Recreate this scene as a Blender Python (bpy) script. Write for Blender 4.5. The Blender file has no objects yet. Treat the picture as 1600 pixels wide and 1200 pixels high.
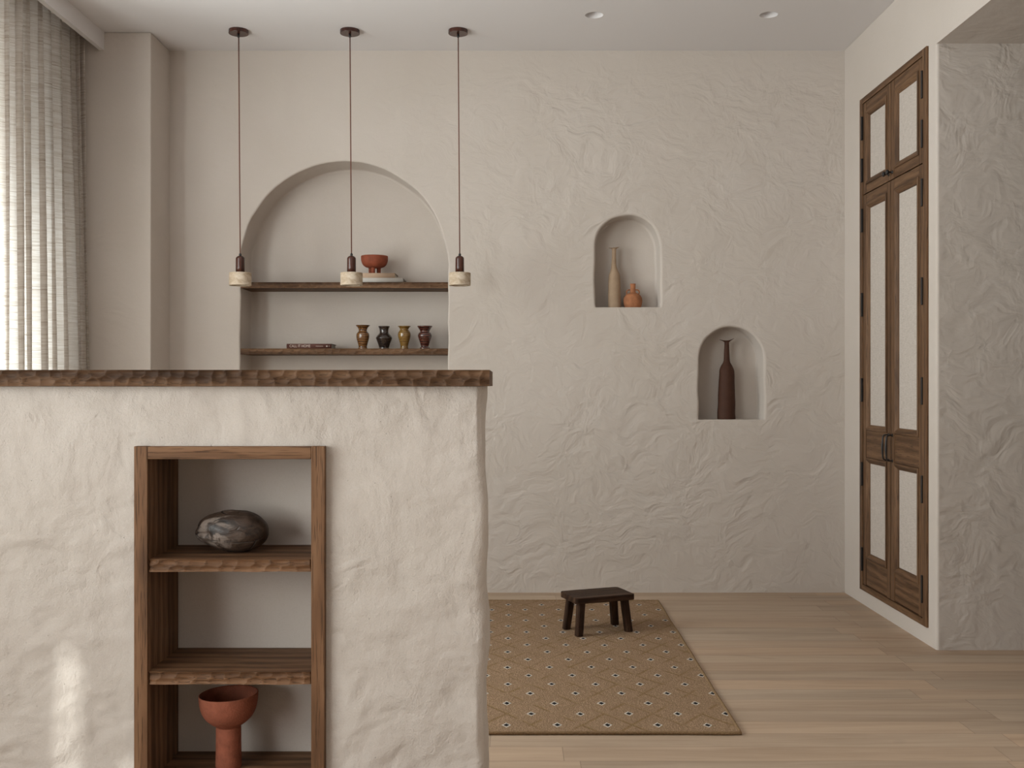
import bpy, bmesh, math, random
import numpy as np
from mathutils import Vector, Matrix, noise as mnoise
from mathutils.geometry import tessellate_polygon

random.seed(7)
PI = math.pi
scene = bpy.context.scene
COL = scene.collection

# ------------------------------------------------------------------ camera
FPX = 1600.0
EYE = 1.155
cam_data = bpy.data.cameras.new('camera')
cam_data.sensor_fit = 'HORIZONTAL'
cam_data.sensor_width = 36.0
cam_data.lens = 36.0
cam_data.clip_start = 0.05
cam = bpy.data.objects.new('camera', cam_data)
cam.location = (0, 0, EYE)
cam.rotation_euler = (PI / 2, 0, 0)
COL.objects.link(cam)
scene.camera = cam

# ------------------------------------------------------------------ world, sun, daylight
world = bpy.data.worlds.new('world')
scene.world = world
world.use_nodes = True
wbg = world.node_tree.nodes['Background']
wbg.inputs['Color'].default_value = (0.80, 0.88, 1.0, 1)
wbg.inputs['Strength'].default_value = 0.8

sun_dir = Vector((0.62, 0.62, -0.50)).normalized()          # the way the sunlight travels
sun = bpy.data.lights.new('sun', 'SUN')
sun.energy = 6.0
sun.angle = math.radians(0.8)
sun.color = (1.0, 0.98, 0.96)
sun_o = bpy.data.objects.new('sun', sun)
sun_o.rotation_euler = sun_dir.to_track_quat('-Z', 'Y').to_euler()
sun_o.location = (-6, -4, 6)
COL.objects.link(sun_o)


def area(name, loc, rot, sx, sy, power, color):
    L = bpy.data.lights.new(name, 'AREA')
    L.shape = 'RECTANGLE'
    L.size = sx
    L.size_y = sy
    L.energy = power
    L.color = color
    o = bpy.data.objects.new(name, L)
    o.location = loc
    o.rotation_euler = rot
    COL.objects.link(o)
    return o


# daylight outside the long window of the left wall (open stretch, then the stretch behind the curtain)
area('daylight_open_window', (-2.66, 3.60, 1.72), (0, -PI / 2 - 0.06, 0.0), 1.9, 1.5, 112, (1.0, 0.985, 0.98))
area('daylight_near_window', (-2.95, 0.10, 1.60), (0, -PI / 2 - 0.42, 0.25), 2.2, 3.0, 220, (1.0, 0.985, 0.98))
area('daylight_curtain_window', (-2.70, 4.80, 1.05), (0, -PI / 2, 0), 1.9, 1.0, 36, (0.93, 0.965, 1.0))

scene.view_settings.view_transform = 'Standard'
scene.view_settings.look = 'None'
scene.view_settings.gamma = 1.0
scene.view_settings.use_curve_mapping = False
scene.view_settings.exposure = 0.05


# ------------------------------------------------------------------ node helpers
def srgb(r, g, b):
    def f(c):
        c /= 255.0
        return c / 12.92 if c <= 0.04045 else ((c + 0.055) / 1.055) ** 2.4
    return (f(r), f(g), f(b), 1.0)


class NT:
    def __init__(self, name):
        self.mat = bpy.data.materials.new(name)
        self.mat.use_nodes = True
        self.t = self.mat.node_tree
        self.t.nodes.clear()
        self.out = self.t.nodes.new('ShaderNodeOutputMaterial')

    def n(self, typ, **kw):
        nd = self.t.nodes.new(typ)
        ins = kw.pop('ins', {})
        for k, v in kw.items():
            setattr(nd, k, v)
        for k, v in ins.items():
            self.set(nd.inputs[k], v)
        return nd

    def set(self, sock, v):
        if isinstance(v, bpy.types.NodeSocket):
            self.t.links.new(v, sock)
        elif v is not None:
            sock.default_value = v

    def math(self, op, a, b=None, c=None, clamp=False):
        nd = self.n('ShaderNodeMath', operation=op, use_clamp=clamp)
        self.set(nd.inputs[0], a)
        self.set(nd.inputs[1], b)
        self.set(nd.inputs[2], c)
        return nd.outputs[0]

    def coord(self, kind='Object'):
        return self.n('ShaderNodeTexCoord').outputs[kind]

    def mapping(self, vec, loc=(0, 0, 0), rot=(0, 0, 0), scale=(1, 1, 1)):
        return self.n('ShaderNodeMapping', ins={'Vector': vec, 'Location': loc, 'Rotation': rot, 'Scale': scale}).outputs[0]

    def noise(self, vec, scale, detail=2.0, rough=0.5, dist=0.0, color=False):
        nd = self.n('ShaderNodeTexNoise', ins={'Vector': vec, 'Scale': scale, 'Detail': detail, 'Roughness': rough, 'Distortion': dist})
        return nd.outputs['Color' if color else 'Fac']

    def ramp(self, fac, stops, interp='LINEAR'):
        nd = self.n('ShaderNodeValToRGB')
        nd.color_ramp.interpolation = interp
        el = nd.color_ramp.elements
        while len(el) < len(stops):
            el.new(0.5)
        for e, (p, c) in zip(el, stops):
            e.position = p
            e.color = c if len(c) == 4 else (*c, 1)
        self.set(nd.inputs[0], fac)
        return nd.outputs[0]

    def mix(self, fac, a, b, blend='MIX'):
        nd = self.n('ShaderNodeMix', data_type='RGBA', blend_type=blend)
        self.set(nd.inputs['Factor'], fac)
        self.set(nd.inputs['A'] if False else nd.inputs[6], a)
        self.set(nd.inputs[7], b)
        return nd.outputs[2]

    def maprange(self, v, a, b, c=0.0, d=1.0, smooth=False):
        nd = self.n('ShaderNodeMapRange', interpolation_type='SMOOTHSTEP' if smooth else 'LINEAR')
        for i, x in enumerate((v, a, b, c, d)):
            self.set(nd.inputs[i], x)
        return nd.outputs[0]

    def sep(self, vec):
        nd = self.n('ShaderNodeSeparateXYZ', ins={0: vec})
        return nd.outputs

    def bump(self, height, strength=1.0, dist=0.01, normal=None):
        nd = self.n('ShaderNodeBump', ins={'Height': height, 'Strength': strength, 'Distance': dist})
        if normal is not None:
            self.set(nd.inputs['Normal'], normal)
        return nd.outputs[0]

    def principled(self, color, rough=0.7, normal=None, spec=0.4, **kw):
        nd = self.n('ShaderNodeBsdfPrincipled')
        self.set(nd.inputs['Base Color'], color)
        self.set(nd.inputs['Roughness'], rough)
        self.set(nd.inputs['Specular IOR Level'], spec)
        for k, v in kw.items():
            self.set(nd.inputs[k.replace('_', ' ')], v)
        if normal is not None:
            self.set(nd.inputs['Normal'], normal)
        self.t.links.new(nd.outputs[0], self.out.inputs[0])
        return self.mat


PLASTER = (0.580, 0.524, 0.481, 1)
PLASTER_B = (0.548, 0.491, 0.442, 1)


def mat_plaster(name, coarse=0.010, grain=0.0004, plane='xz', fade=None, scale=1.0, angle=0.6, pits=0.0):
    """Hand-trowelled clay plaster: overlapping strokes, soft dents and a sandy grain."""
    m = NT(name)
    co = m.coord()
    rot = (0, angle, 0) if plane == 'xz' else (angle, 0, 0)
    w = m.noise(co, 2.3 * scale, 2, 0.5, color=True)
    wv = m.n('ShaderNodeVectorMath', operation='MULTIPLY_ADD', ins={0: w, 1: (0.35, 0.35, 0.35), 2: co}).outputs[0]
    # strokes run up to the right; the stroke direction itself wanders
    v1 = m.mapping(wv, rot=rot, scale=(1.0, 1.0, 2.1) if plane == 'xz' else (1.0, 1.0, 2.1))
    a = m.noise(v1, 4.4 * scale, 3, 0.5)
    v2 = m.mapping(wv, loc=(3, 5, 1), rot=(0, angle + 0.5, 0) if plane == 'xz' else (angle + 0.5, 0, 0), scale=(1.9, 1.9, 0.8))
    b = m.noise(v2, 8.0 * scale, 2, 0.45)
    ridge = m.math('ABSOLUTE', m.math('SUBTRACT', b, 0.5))
    vo = m.n('ShaderNodeTexVoronoi', feature='SMOOTH_F1', ins={'Vector': v1, 'Scale': 7.5 * scale, 'Smoothness': 0.25})
    h = m.math('ADD', m.math('MULTIPLY', a, 1.0), m.math('MULTIPLY', vo.outputs['Distance'], 0.14))
    h = m.math('ADD', h, m.math('MULTIPLY', ridge, -0.34))
    patch = m.maprange(m.noise(co, 0.9, 1), 0.35, 0.65, 0.70, 1.0, True)
    h = m.math('MULTIPLY', h, patch)
    if fade:
        h = m.math('MULTIPLY', h, fade(m, co))
    g = m.noise(co, 190, 2, 0.6)
    g2 = m.noise(co, 420, 1, 0.5)
    gg = m.math('ADD', g, m.math('MULTIPLY', g2, 0.5))
    nrm = m.bump(h, 1.0, coarse)
    if pits:
        pv = m.n('ShaderNodeTexVoronoi', ins={'Vector': co, 'Scale': 70.0, 'Randomness': 1.0})
        sel = m.math('GREATER_THAN', m.sep(pv.outputs['Color'])[0], 0.90)
        pit = m.math('MULTIPLY', m.math('SUBTRACT', 1.0, m.maprange(pv.outputs['Distance'], 0.0, 0.16)), sel)
        gg = m.math('SUBTRACT', gg, m.math('MULTIPLY', pit, pits))
    nrm = m.bump(gg, 1.0, grain, nrm)
    c = m.mix(m.maprange(m.noise(co, 1.7, 4, 0.6), 0.3, 0.7), PLASTER_B, PLASTER)
    c = m.mix(m.math('MULTIPLY', m.maprange(m.noise(co, 260, 2), 0.45, 0.75), 0.18), c, (0.44, 0.38, 0.31, 1))
    return m.principled(c, 0.92, nrm, 0.15)


def mat_counter_plaster():
    """Thicker, sandier render: soft broad lumps, a few dents, strong sand grain and small pits."""
    m = NT('plaster_counter')
    co = m.coord()
    w = m.noise(co, 3.0, 2, 0.5, color=True)
    wv = m.n('ShaderNodeVectorMath', operation='MULTIPLY_ADD', ins={0: w, 1: (0.16, 0.16, 0.16), 2: co}).outputs[0]
    v1 = m.mapping(wv, rot=(0, 0.65, 0), scale=(1.0, 1.0, 1.8))
    a = m.noise(v1, 6.5, 2, 0.45)
    b = m.noise(m.mapping(wv, loc=(2, 7, 3), rot=(0, 0.9, 0), scale=(1.7, 1.7, 1.0)), 9.0, 3, 0.5)
    dent = m.math('MULTIPLY', m.maprange(b, 0.60, 0.74, 0, 1, True), m.maprange(m.noise(co, 3.1, 1), 0.46, 0.6, 0, 1, True))
    fold = m.math('MULTIPLY', m.maprange(m.math('ABSOLUTE', m.math('SUBTRACT', a, 0.5)), 0.0, 0.06, 1, 0, True), m.maprange(m.noise(co, 2.6, 1), 0.5, 0.62, 0, 1, True))
    h = m.math('ADD', m.math('MULTIPLY', a, 1.0), m.math('MULTIPLY', b, 0.46))
    h = m.math('SUBTRACT', h, m.math('MULTIPLY', dent, 0.20))
    h = m.math('SUBTRACT', h, m.math('MULTIPLY', fold, 0.07))
    g = m.math('ADD', m.noise(co, 165, 3, 0.62), m.math('MULTIPLY', m.noise(co, 380, 2, 0.6), 0.6))
    gmask = m.maprange(m.noise(co, 5.0, 2), 0.35, 0.6, 0.55, 1.0)
    pv = m.n('ShaderNodeTexVoronoi', ins={'Vector': co, 'Scale': 75.0, 'Randomness': 1.0})
    sel = m.math('GREATER_THAN', m.sep(pv.outputs['Color'])[0], 0.91)
    pit = m.math('MULTIPLY', m.maprange(pv.outputs['Distance'], 0.0, 0.11, 1, 0), sel)
    gg = m.math('SUBTRACT', m.math('MULTIPLY', g, gmask), m.math('MULTIPLY', pit, 1.1))
    nrm = m.bump(h, 1.0, 0.020)
    nrm = m.bump(gg, 1.0, 0.0019, nrm)
    c = m.mix(m.maprange(m.noise(co, 1.7, 4, 0.6), 0.3, 0.7), PLASTER_B, PLASTER)
    c = m.mix(m.math('MULTIPLY', m.maprange(m.noise(co, 260, 2), 0.45, 0.75), 0.22), c, (0.44, 0.38, 0.33, 1))
    return m.principled(c, 0.94, nrm, 0.12)


def mat_wood(name, dark, mid, light, axis='x', rough=0.60, grain=1.0, spec=0.22, bumpd=0.0006, porek=0.72):
    """Stained open-grain oak; axis = the way the fibres run."""
    m = NT(name)
    co = m.coord()
    inf = m.n('ShaderNodeObjectInfo').outputs['Random']
    off = m.n('ShaderNodeCombineXYZ', ins={0: m.math('MULTIPLY', inf, 3.1), 1: m.math('MULTIPLY', inf, 7.7), 2: m.math('MULTIPLY', inf, 5.3)}).outputs[0]
    co = m.n('ShaderNodeVectorMath', operation='ADD', ins={0: co, 1: off}).outputs[0]
    s = {'x': (0.06, 1, 1), 'y': (1, 0.06, 1), 'z': (1, 1, 0.06)}[axis]
    v = m.mapping(co, scale=s)
    big = m.noise(v, 16 * grain, 3, 0.55, 0.8)
    s2 = {'x': (0.22, 1, 1), 'y': (1, 0.22, 1), 'z': (1, 1, 0.22)}[axis]
    vw = m.mapping(co, scale=s2)
    ring = m.n('ShaderNodeTexWave', wave_type='RINGS', rings_direction={'x': 'X', 'y': 'Y', 'z': 'Z'}[axis],
               ins={'Vector': vw, 'Scale': 9.0 * grain, 'Distortion': 5.0, 'Detail': 3.0, 'Detail Scale': 1.6}).outputs['Fac']
    s3 = {'x': (0.035, 1, 1), 'y': (1, 0.035, 1), 'z': (1, 1, 0.035)}[axis]
    fine = m.noise(m.mapping(co, scale=s3), 300 * grain, 2, 0.6)
    pores = m.math('MULTIPLY', m.maprange(fine, 0.545, 0.63, 0, 1), m.maprange(m.noise(v, 40 * grain, 2), 0.40, 0.56, 0.6, 1))
    f = m.math('ADD', m.math('MULTIPLY', big, 0.70), m.math('MULTIPLY', ring, 0.22))
    c = m.ramp(f, [(0.25, dark), (0.5, mid), (0.75, light)])
    c = m.mix(m.math('MULTIPLY', pores, porek), c, (dark[0] * 0.5, dark[1] * 0.5, dark[2] * 0.5, 1))
    nrm = m.bump(m.math('SUBTRACT', m.math('MULTIPLY', big, 0.4), m.math('MULTIPLY', pores, 1.0)), 0.7, bumpd)
    return m.principled(c, rough, nrm, spec)


def mat_simple(name, col, rough=0.6, spec=0.4, bumps=0.0, bscale=200, var=0.12, vscale=12, metallic=0.0):
    m = NT(name)
    co = m.coord()
    d = tuple(c * (1 - var) for c in col[:3]) + (1,)
    l = tuple(min(1, c * (1 + var)) for c in col[:3]) + (1,)
    c = m.mix(m.maprange(m.noise(co, vscale, 4, 0.6), 0.3, 0.7), d, l)
    nrm = m.bump(m.noise(co, bscale, 3), 1.0, bumps) if bumps else None
    return m.principled(c, rough, nrm, spec, Metallic=metallic)


def mat_ceiling():
    m = NT('ceiling_paint')
    co = m.coord()
    c = m.mix(m.noise(co, 3, 3), (0.695, 0.672, 0.672, 1), (0.71, 0.687, 0.687, 1))
    return m.principled(c, 0.95, m.bump(m.noise(co, 220, 2), 1.0, 0.0002), 0.1)


def mat_floor():
    m = NT('oak_planks')
    co = m.coord()
    X, Y, Z = m.sep(co)
    W = 0.1227
    r = m.math('DIVIDE', m.math('SUBTRACT', Y, 3.259), W)
    row = m.math('FLOOR', r)
    fr = m.math('SUBTRACT', r, row)
    rnd = m.n('ShaderNodeTexWhiteNoise', noise_dimensions='1D', ins={'W': row}).outputs['Value']
    Lp = m.math('ADD', 1.25, m.math('MULTIPLY', rnd, 0.75))
    q = m.math('DIVIDE', m.math('ADD', m.math('ADD', X, 11.0), m.math('MULTIPLY', rnd, 7.3)), Lp)
    idx = m.math('FLOOR', q)
    fq = m.math('SUBTRACT', q, idx)
    pv = m.n('ShaderNodeCombineXYZ', ins={0: idx, 1: row, 2: 0.0}).outputs[0]
    wn = m.n('ShaderNodeTexWhiteNoise', noise_dimensions='2D', ins={'Vector': pv})
    pr = wn.outputs['Value']
    pcol = m.sep(wn.outputs['Color'])
    off = m.n('ShaderNodeVectorMath', operation='MULTIPLY_ADD', ins={0: wn.outputs['Color'], 1: (13, 9, 5), 2: co}).outputs[0]
    big = m.noise(m.mapping(off, scale=(0.10, 1, 1)), 11, 4, 0.6, 0.6)
    fine = m.noise(m.mapping(off, scale=(0.025, 1, 1)), 150, 3, 0.65)
    knot = m.noise(m.mapping(off, scale=(0.35, 1, 1)), 3.5, 2, 0.5, 1.5)
    c = m.ramp(big, [(0.25, (0.36, 0.262, 0.184, 1)), (0.5, (0.445, 0.334, 0.242, 1)), (0.78, (0.515, 0.394, 0.293, 1))])
    c = m.mix(m.math('MULTIPLY', m.maprange(fine, 0.5, 0.72), 0.30), c, (0.28, 0.195, 0.13, 1))
    c = m.mix(m.math('MULTIPLY', m.maprange(knot, 0.70, 0.80), 0.35), c, (0.16, 0.12, 0.09, 1))
    tint = m.ramp(pr, [(0.0, (0.89, 0.885, 0.88, 1)), (0.45, (0.98, 0.975, 0.97, 1)), (0.75, (1.0, 0.995, 0.99, 1)), (1.0, (1.07, 1.05, 1.03, 1))])
    c = m.mix(1.0, c, tint, 'MULTIPLY')
    warm = m.ramp(pcol[1], [(0.0, (0.97, 1.0, 1.03, 1)), (1.0, (1.03, 0.99, 0.965, 1))])
    c = m.mix(1.0, c, warm, 'MULTIPLY')
    e1 = m.math('MULTIPLY', m.math('MINIMUM', fr, m.math('SUBTRACT', 1.0, fr)), W)
    e2 = m.math('MULTIPLY', m.math('MINIMUM', fq, m.math('SUBTRACT', 1.0, fq)), Lp)
    e = m.math('MINIMUM', e1, e2)
    seam = m.maprange(e, 0.0003, 0.0014, 1, 0)
    c = m.mix(m.math('MULTIPLY', seam, 0.55), c, (0.09, 0.06, 0.04, 1))
    h = m.math('SUBTRACT', m.math('MULTIPLY', fine, 0.25), seam)
    return m.principled(c, m.maprange(fine, 0.2, 0.8, 0.50, 0.62), m.bump(h, 0.6, 0.0006), 0.3)


def mat_rug():
    m = NT('rug_weave')
    co = m.coord()
    wob = m.noise(co, 5, 2, color=True)
    cw = m.n('ShaderNodeVectorMath', operation='MULTIPLY_ADD', ins={0: wob, 1: (0.012, 0.012, 0), 2: co}).outputs[0]
    X, Y, Z = m.sep(cw)
    px, py = 0.1695, 0.2346
    u = m.math('DIVIDE', m.math('SUBTRACT', X, 0.660 + 0.006), px)
    v = m.math('DIVIDE', m.math('SUBTRACT', Y, 3.445 + 0.006), py)

    def cen(a, s):
        t = m.math('ADD', a, s)
        return m.math('SUBTRACT', m.math('SUBTRACT', t, m.math('FLOOR', t)), 0.5)

    def dia(s):
        du = m.math('MULTIPLY', m.math('ABSOLUTE', cen(u, s)), px)
        dv = m.math('MULTIPLY', m.math('ABSOLUTE', cen(v, s)), py)
        return m.math('ADD', m.math('DIVIDE', du, 0.0172), m.math('DIVIDE', dv, 0.0255))
    d = m.math('MINIMUM', dia(0.5), dia(0.0))
    d = m.math('ADD', d, m.math('MULTIPLY', m.math('SUBTRACT', m.noise(co, 180, 1), 0.5), 0.25))
    white = m.maprange(d, 0.92, 1.02, 1, 0)
    black = m.maprange(d, 0.56, 0.66, 1, 0)
    # faint raised lattice joining the little diamonds
    a1 = m.math('ADD', u, v)
    a2 = m.math('SUBTRACT', u, v)

    def line(a):
        t = m.math('ADD', a, 0.5)
        return m.math('ABSOLUTE', m.math('SUBTRACT', m.math('SUBTRACT', t, m.math('FLOOR', t)), 0.5))
    brk = m.maprange(m.noise(co, 9, 2), 0.42, 0.55)
    l = m.math('MINIMUM', line(m.math('ADD', a1, 0.5)), line(m.math('ADD', a2, 0.5)))
    lat = m.math('MULTIPLY', m.maprange(l, 0.018, 0.060, 1, 0), brk)
    weave = m.n('ShaderNodeTexVoronoi', ins={'Vector': m.mapping(co, scale=(1.0, 0.62, 1)), 'Scale': 210.0, 'Randomness': 0.55})
    wv = weave.outputs['Distance']
    rib = m.noise(m.mapping(co, scale=(1, 0.16, 1)), 160, 2, 0.6)
    base = m.ramp(m.math('ADD', m.math('MULTIPLY', m.noise(co, 130, 3, 0.7), 0.5), m.math('MULTIPLY', rib, 0.5)), [(0.3, (0.34, 0.225, 0.139, 1)), (0.55, (0.44, 0.300, 0.195, 1)), (0.8, (0.53, 0.372, 0.25, 1))])
    base = m.mix(m.math('MULTIPLY', m.maprange(wv, 0.25, 0.55), 0.6), base, (0.15, 0.092, 0.050, 1))
    base = m.mix(m.math('MULTIPLY', lat, 0.70), base, (0.20, 0.122, 0.050, 1))
    base = m.mix(white, base, (0.58, 0.53, 0.47, 1))
    base = m.mix(black, base, (0.018, 0.016, 0.017, 1))
    h = m.math('ADD', m.math('MULTIPLY', wv, -0.8), m.math('MULTIPLY', lat, -0.35))
    h = m.math('ADD', h, m.math('MULTIPLY', white, 0.5))
    return m.principled(base, 0.95, m.bump(h, 0.9, 0.0035), 0.1)


def mat_curtain():
    m = NT('slub_linen')
    uv = m.n('ShaderNodeUVMap').outputs[0]
    s1 = m.noise(m.mapping(uv, scale=(2.2, 60, 1)), 2.0, 4, 0.65, 0.3)
    s2 = m.noise(m.mapping(uv, loc=(4, 2, 0), scale=(7, 230, 1)), 1.4, 3, 0.6)
    thr = m.noise(m.mapping(uv, scale=(900, 12, 1)), 1.0, 1)
    f = m.math('ADD', m.math('MULTIPLY', s1, 0.5), m.math('MULTIPLY', s2, 0.5))
    c = m.ramp(f, [(0.33, (0.28, 0.215, 0.16, 1)), (0.43, (0.55, 0.49, 0.435, 1)), (0.58, (0.72, 0.685, 0.65, 1))])
    c = m.mix(m.math('MULTIPLY', m.maprange(thr, 0.5, 0.7), 0.2), c, (0.45, 0.38, 0.30, 1))
    dif = m.n('ShaderNodeBsdfDiffuse', ins={'Color': c})
    trl = m.n('ShaderNodeBsdfTranslucent', ins={'Color': c})
    trp = m.n('ShaderNodeBsdfTransparent')
    mx = m.n('ShaderNodeMixShader', ins={0: 0.55, 1: dif.outputs[0], 2: trl.outputs[0]})
    mx2 = m.n('ShaderNodeMixShader', ins={0: m.maprange(f, 0.40, 0.62, 0.005, 0.04), 1: mx.outputs[0], 2: trp.outputs[0]})
    m.t.links.new(mx2.outputs[0], m.out.inputs[0])
    return m.mat


def mat_glass():
    m = NT('window_glass')
    tr = m.n('ShaderNodeBsdfTransparent', ins={'Color': (0.94, 0.97, 0.96, 1)})
    gl = m.n('ShaderNodeBsdfGlossy', ins={'Roughness': 0.02})
    mx = m.n('ShaderNodeMixShader', ins={0: 0.05, 1: tr.outputs[0], 2: gl.outputs[0]})
    m.t.links.new(mx.outputs[0], m.out.inputs[0])
    return m.mat


def mat_glaze(name, dark, mid, light, rough=0.12, band=0.6, speck=0.0):
    m = NT(name)
    co = m.coord()
    n1 = m.noise(m.mapping(co, scale=(1, 1, 2.6)), 26, 4, 0.65, 0.8)
    wv = m.n('ShaderNodeTexWave', bands_direction='Z', ins={'Vector': co, 'Scale': 24.0, 'Distortion': 4.0, 'Detail': 3.0}).outputs['Fac']
    f = m.math('ADD', m.math('MULTIPLY', n1, 1 - 0.4 * band), m.math('MULTIPLY', wv, 0.4 * band))
    c = m.ramp(f, [(0.3, dark), (0.5, mid), (0.72, light)])
    if speck:
        v = m.n('ShaderNodeTexVoronoi', ins={'Vector': co, 'Scale': 240.0})
        c = m.mix(m.math('MULTIPLY', m.maprange(v.outputs['Distance'], 0.15, 0.3, 1, 0), speck), c, (0.20, 0.15, 0.10, 1))
    return m.principled(c, rough, m.bump(n1, 0.6, 0.0015), 0.6, Coat_Weight=0.6, Coat_Roughness=0.06)


def mat_pod():
    m = NT('pod_husk')
    co = m.coord()
    st = m.noise(m.mapping(co, scale=(0.45, 1, 1)), 34, 5, 0.7, 1.0)
    pt = m.noise(m.mapping(co, loc=(2.3, 1, 4), scale=(0.6, 1, 1)), 17, 4, 0.65, 0.6)
    c = m.ramp(st, [(0.32, (0.008, 0.005, 0.004, 1)), (0.50, (0.046, 0.027, 0.018, 1)), (0.72, (0.105, 0.068, 0.048, 1))])
    X, Y, Z = m.sep(co)
    worn = m.math('MULTIPLY', m.maprange(pt, 0.50, 0.57), m.maprange(X, 0.055, -0.03))
    c = m.mix(m.math('MULTIPLY', worn, 0.75), c, (0.27, 0.215, 0.18, 1))
    cr = m.n('ShaderNodeTexVoronoi', feature='DISTANCE_TO_EDGE', ins={'Vector': m.mapping(co, scale=(0.5, 1, 1.2)), 'Scale': 26.0})
    crk = m.math('MULTIPLY', m.maprange(cr.outputs['Distance'], 0.0, 0.05, 1, 0), m.maprange(m.noise(co, 20, 2), 0.5, 0.62))
    c = m.mix(m.math('MULTIPLY', crk, 0.85), c, (0.008, 0.006, 0.005, 1))
    h = m.math('SUBTRACT', st, crk)
    return m.principled(c, m.maprange(pt, 0.4, 0.6, 0.42, 0.62), m.bump(h, 0.8, 0.003), 0.5)


def mat_travertine():
    m = NT('travertine')
    co = m.coord()
    n1 = m.noise(m.mapping(co, scale=(1, 1, 1.8)), 24, 5, 0.65, 0.8)
    c = m.ramp(n1, [(0.3, (0.36, 0.265, 0.175, 1)), (0.5, (0.52, 0.42, 0.315, 1)), (0.7, (0.64, 0.56, 0.46, 1))])
    pv = m.n('ShaderNodeTexVoronoi', ins={'Vector': m.mapping(co, scale=(1, 1, 2.2)), 'Scale': 120.0})
    pit = m.math('MULTIPLY', m.maprange(pv.outputs['Distance'], 0.1, 0.25, 1, 0), m.maprange(m.noise(co, 60, 2), 0.55, 0.65))
    c = m.mix(m.math('MULTIPLY', pit, 0.6), c, (0.25, 0.17, 0.10, 1))
    return m.principled(c, 0.7, m.bump(m.math('MULTIPLY', pit, -1.0), 0.6, 0.001), 0.3)


def mat_linen_panel():
    m = NT('door_linen')
    co = m.coord()
    a = m.noise(m.mapping(co, scale=(1, 1, 0.05)), 700, 2, 0.6)
    b = m.noise(m.mapping(co, scale=(1, 0.05, 1)), 700, 2, 0.6)
    f = m.math('MULTIPLY', m.math('ADD', a, b), 0.5)
    c = m.ramp(f, [(0.36, (0.39, 0.345, 0.305, 1)), (0.5, (0.515, 0.462, 0.418, 1)), (0.64, (0.60, 0.545, 0.50, 1))])
    return m.principled(c, 0.9, m.bump(f, 0.7, 0.0006), 0.15)


OAK = dict(dark=(0.070, 0.034, 0.017, 1), mid=(0.178, 0.090, 0.045, 1), light=(0.258, 0.142, 0.077, 1))
DARKOAK = dict(dark=(0.045, 0.022, 0.011, 1), mid=(0.125, 0.066, 0.034, 1), light=(0.215, 0.122, 0.067, 1))
WARD = dict(dark=(0.064, 0.032, 0.0155, 1), mid=(0.138, 0.073, 0.037, 1), light=(0.195, 0.110, 0.058, 1))
STOOL = dict(dark=(0.014, 0.0066, 0.0040, 1), mid=(0.045, 0.0225, 0.0130, 1), light=(0.105, 0.057, 0.034, 1))


def fade_back(m, co):
    X, Y, Z = m.sep(co)
    a = m.maprange(X, -1.0, 0.1, 0.18, 1.0, True)
    return m.math('MULTIPLY', a, m.maprange(Z, 2.75, 2.95, 1.0, 0.35, True))


M = {}
M['plaster_back'] = mat_plaster('plaster_back', 0.0155, 0.0002, 'xz', fade_back, 1.5, 0.55)
M['plaster_smooth'] = mat_plaster('plaster_smooth', 0.009, 0.0003, 'xz', None, 0.8, 0.5)
M['plaster_right'] = mat_plaster('plaster_right', 0.003, 0.0003, 'yz', None, 0.8, 0.5)
M['plaster_pier'] = mat_plaster('plaster_pier', 0.014, 0.0002, 'xz', None, 1.4, 0.9)
M['plaster_counter'] = mat_counter_plaster()
M['ceiling'] = mat_ceiling()
M['floor'] = mat_floor()
M['rug'] = mat_rug()
M['curtain'] = mat_curtain()
M['glass'] = mat_glass()
for ax in 'xyz':
    M['oak_' + ax] = mat_wood('oak_' + ax, axis=ax, **OAK)
    M['darkoak_' + ax] = mat_wood('dark_oak_' + ax, axis=ax, porek=0.55, **DARKOAK)
    M['ward_' + ax] = mat_wood('wardrobe_oak_' + ax, axis=ax, rough=0.5, bumpd=0.0003, **WARD)
M['stool_x'] = mat_wood('stool_wood_x', axis='x', rough=0.55, spec=0.12, porek=0.5, **STOOL)
M['stool_z'] = mat_wood('stool_wood_z', axis='z', rough=0.55, spec=0.12, porek=0.5, **STOOL)
M['mahogany'] = mat_wood('mahogany', dark=(0.028, 0.008, 0.005, 1), mid=(0.060, 0.017, 0.010, 1), light=(0.095, 0.030, 0.017, 1), axis='z', rough=0.22, spec=0.5, bumpd=0.0001)
M['cord'] = mat_simple('cord', (0.150, 0.062, 0.042, 1), 0.75)
M['black_metal'] = mat_simple('black_metal', (0.012, 0.011, 0.011, 1), 0.38, 0.5)
M['travertine'] = mat_travertine()
M['red_clay'] = mat_simple('red_clay', (0.245, 0.062, 0.030, 1), 0.72, 0.3, 0.0012, 160, 0.18, 30)
M['red_clay_stand'] = mat_simple('red_clay_stand', (0.270, 0.085, 0.048, 1), 0.78, 0.25, 0.0016, 210, 0.20, 40)
M['beige_clay'] = mat_simple('beige_clay', (0.37, 0.265, 0.18, 1), 0.85, 0.2, 0.0012, 120, 0.10, 25)
M['terracotta'] = mat_simple('terracotta', (0.36, 0.150, 0.072, 1), 0.8, 0.25, 0.0010, 90, 0.28, 28)
M['brown_clay'] = mat_simple('brown_clay', (0.060, 0.024, 0.0135, 1), 0.72, 0.3, 0.0012, 110, 0.15, 22)
M['paper'] = mat_simple('paper', (0.52, 0.48, 0.42, 1), 0.9, 0.1, 0.0006, 400, 0.08, 200)
M['cover_tan'] = mat_simple('cover_tan', (0.46, 0.33, 0.235, 1), 0.7, 0.3, 0, 1, 0.05, 10)
M['cover_white'] = mat_simple('cover_white', (0.50, 0.475, 0.44, 1), 0.6, 0.3, 0, 1, 0.04, 10)
M['cover_brown'] = mat_simple('cover_brown', (0.115, 0.045, 0.034, 1), 0.6, 0.3, 0, 1, 0.06, 10)
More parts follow.
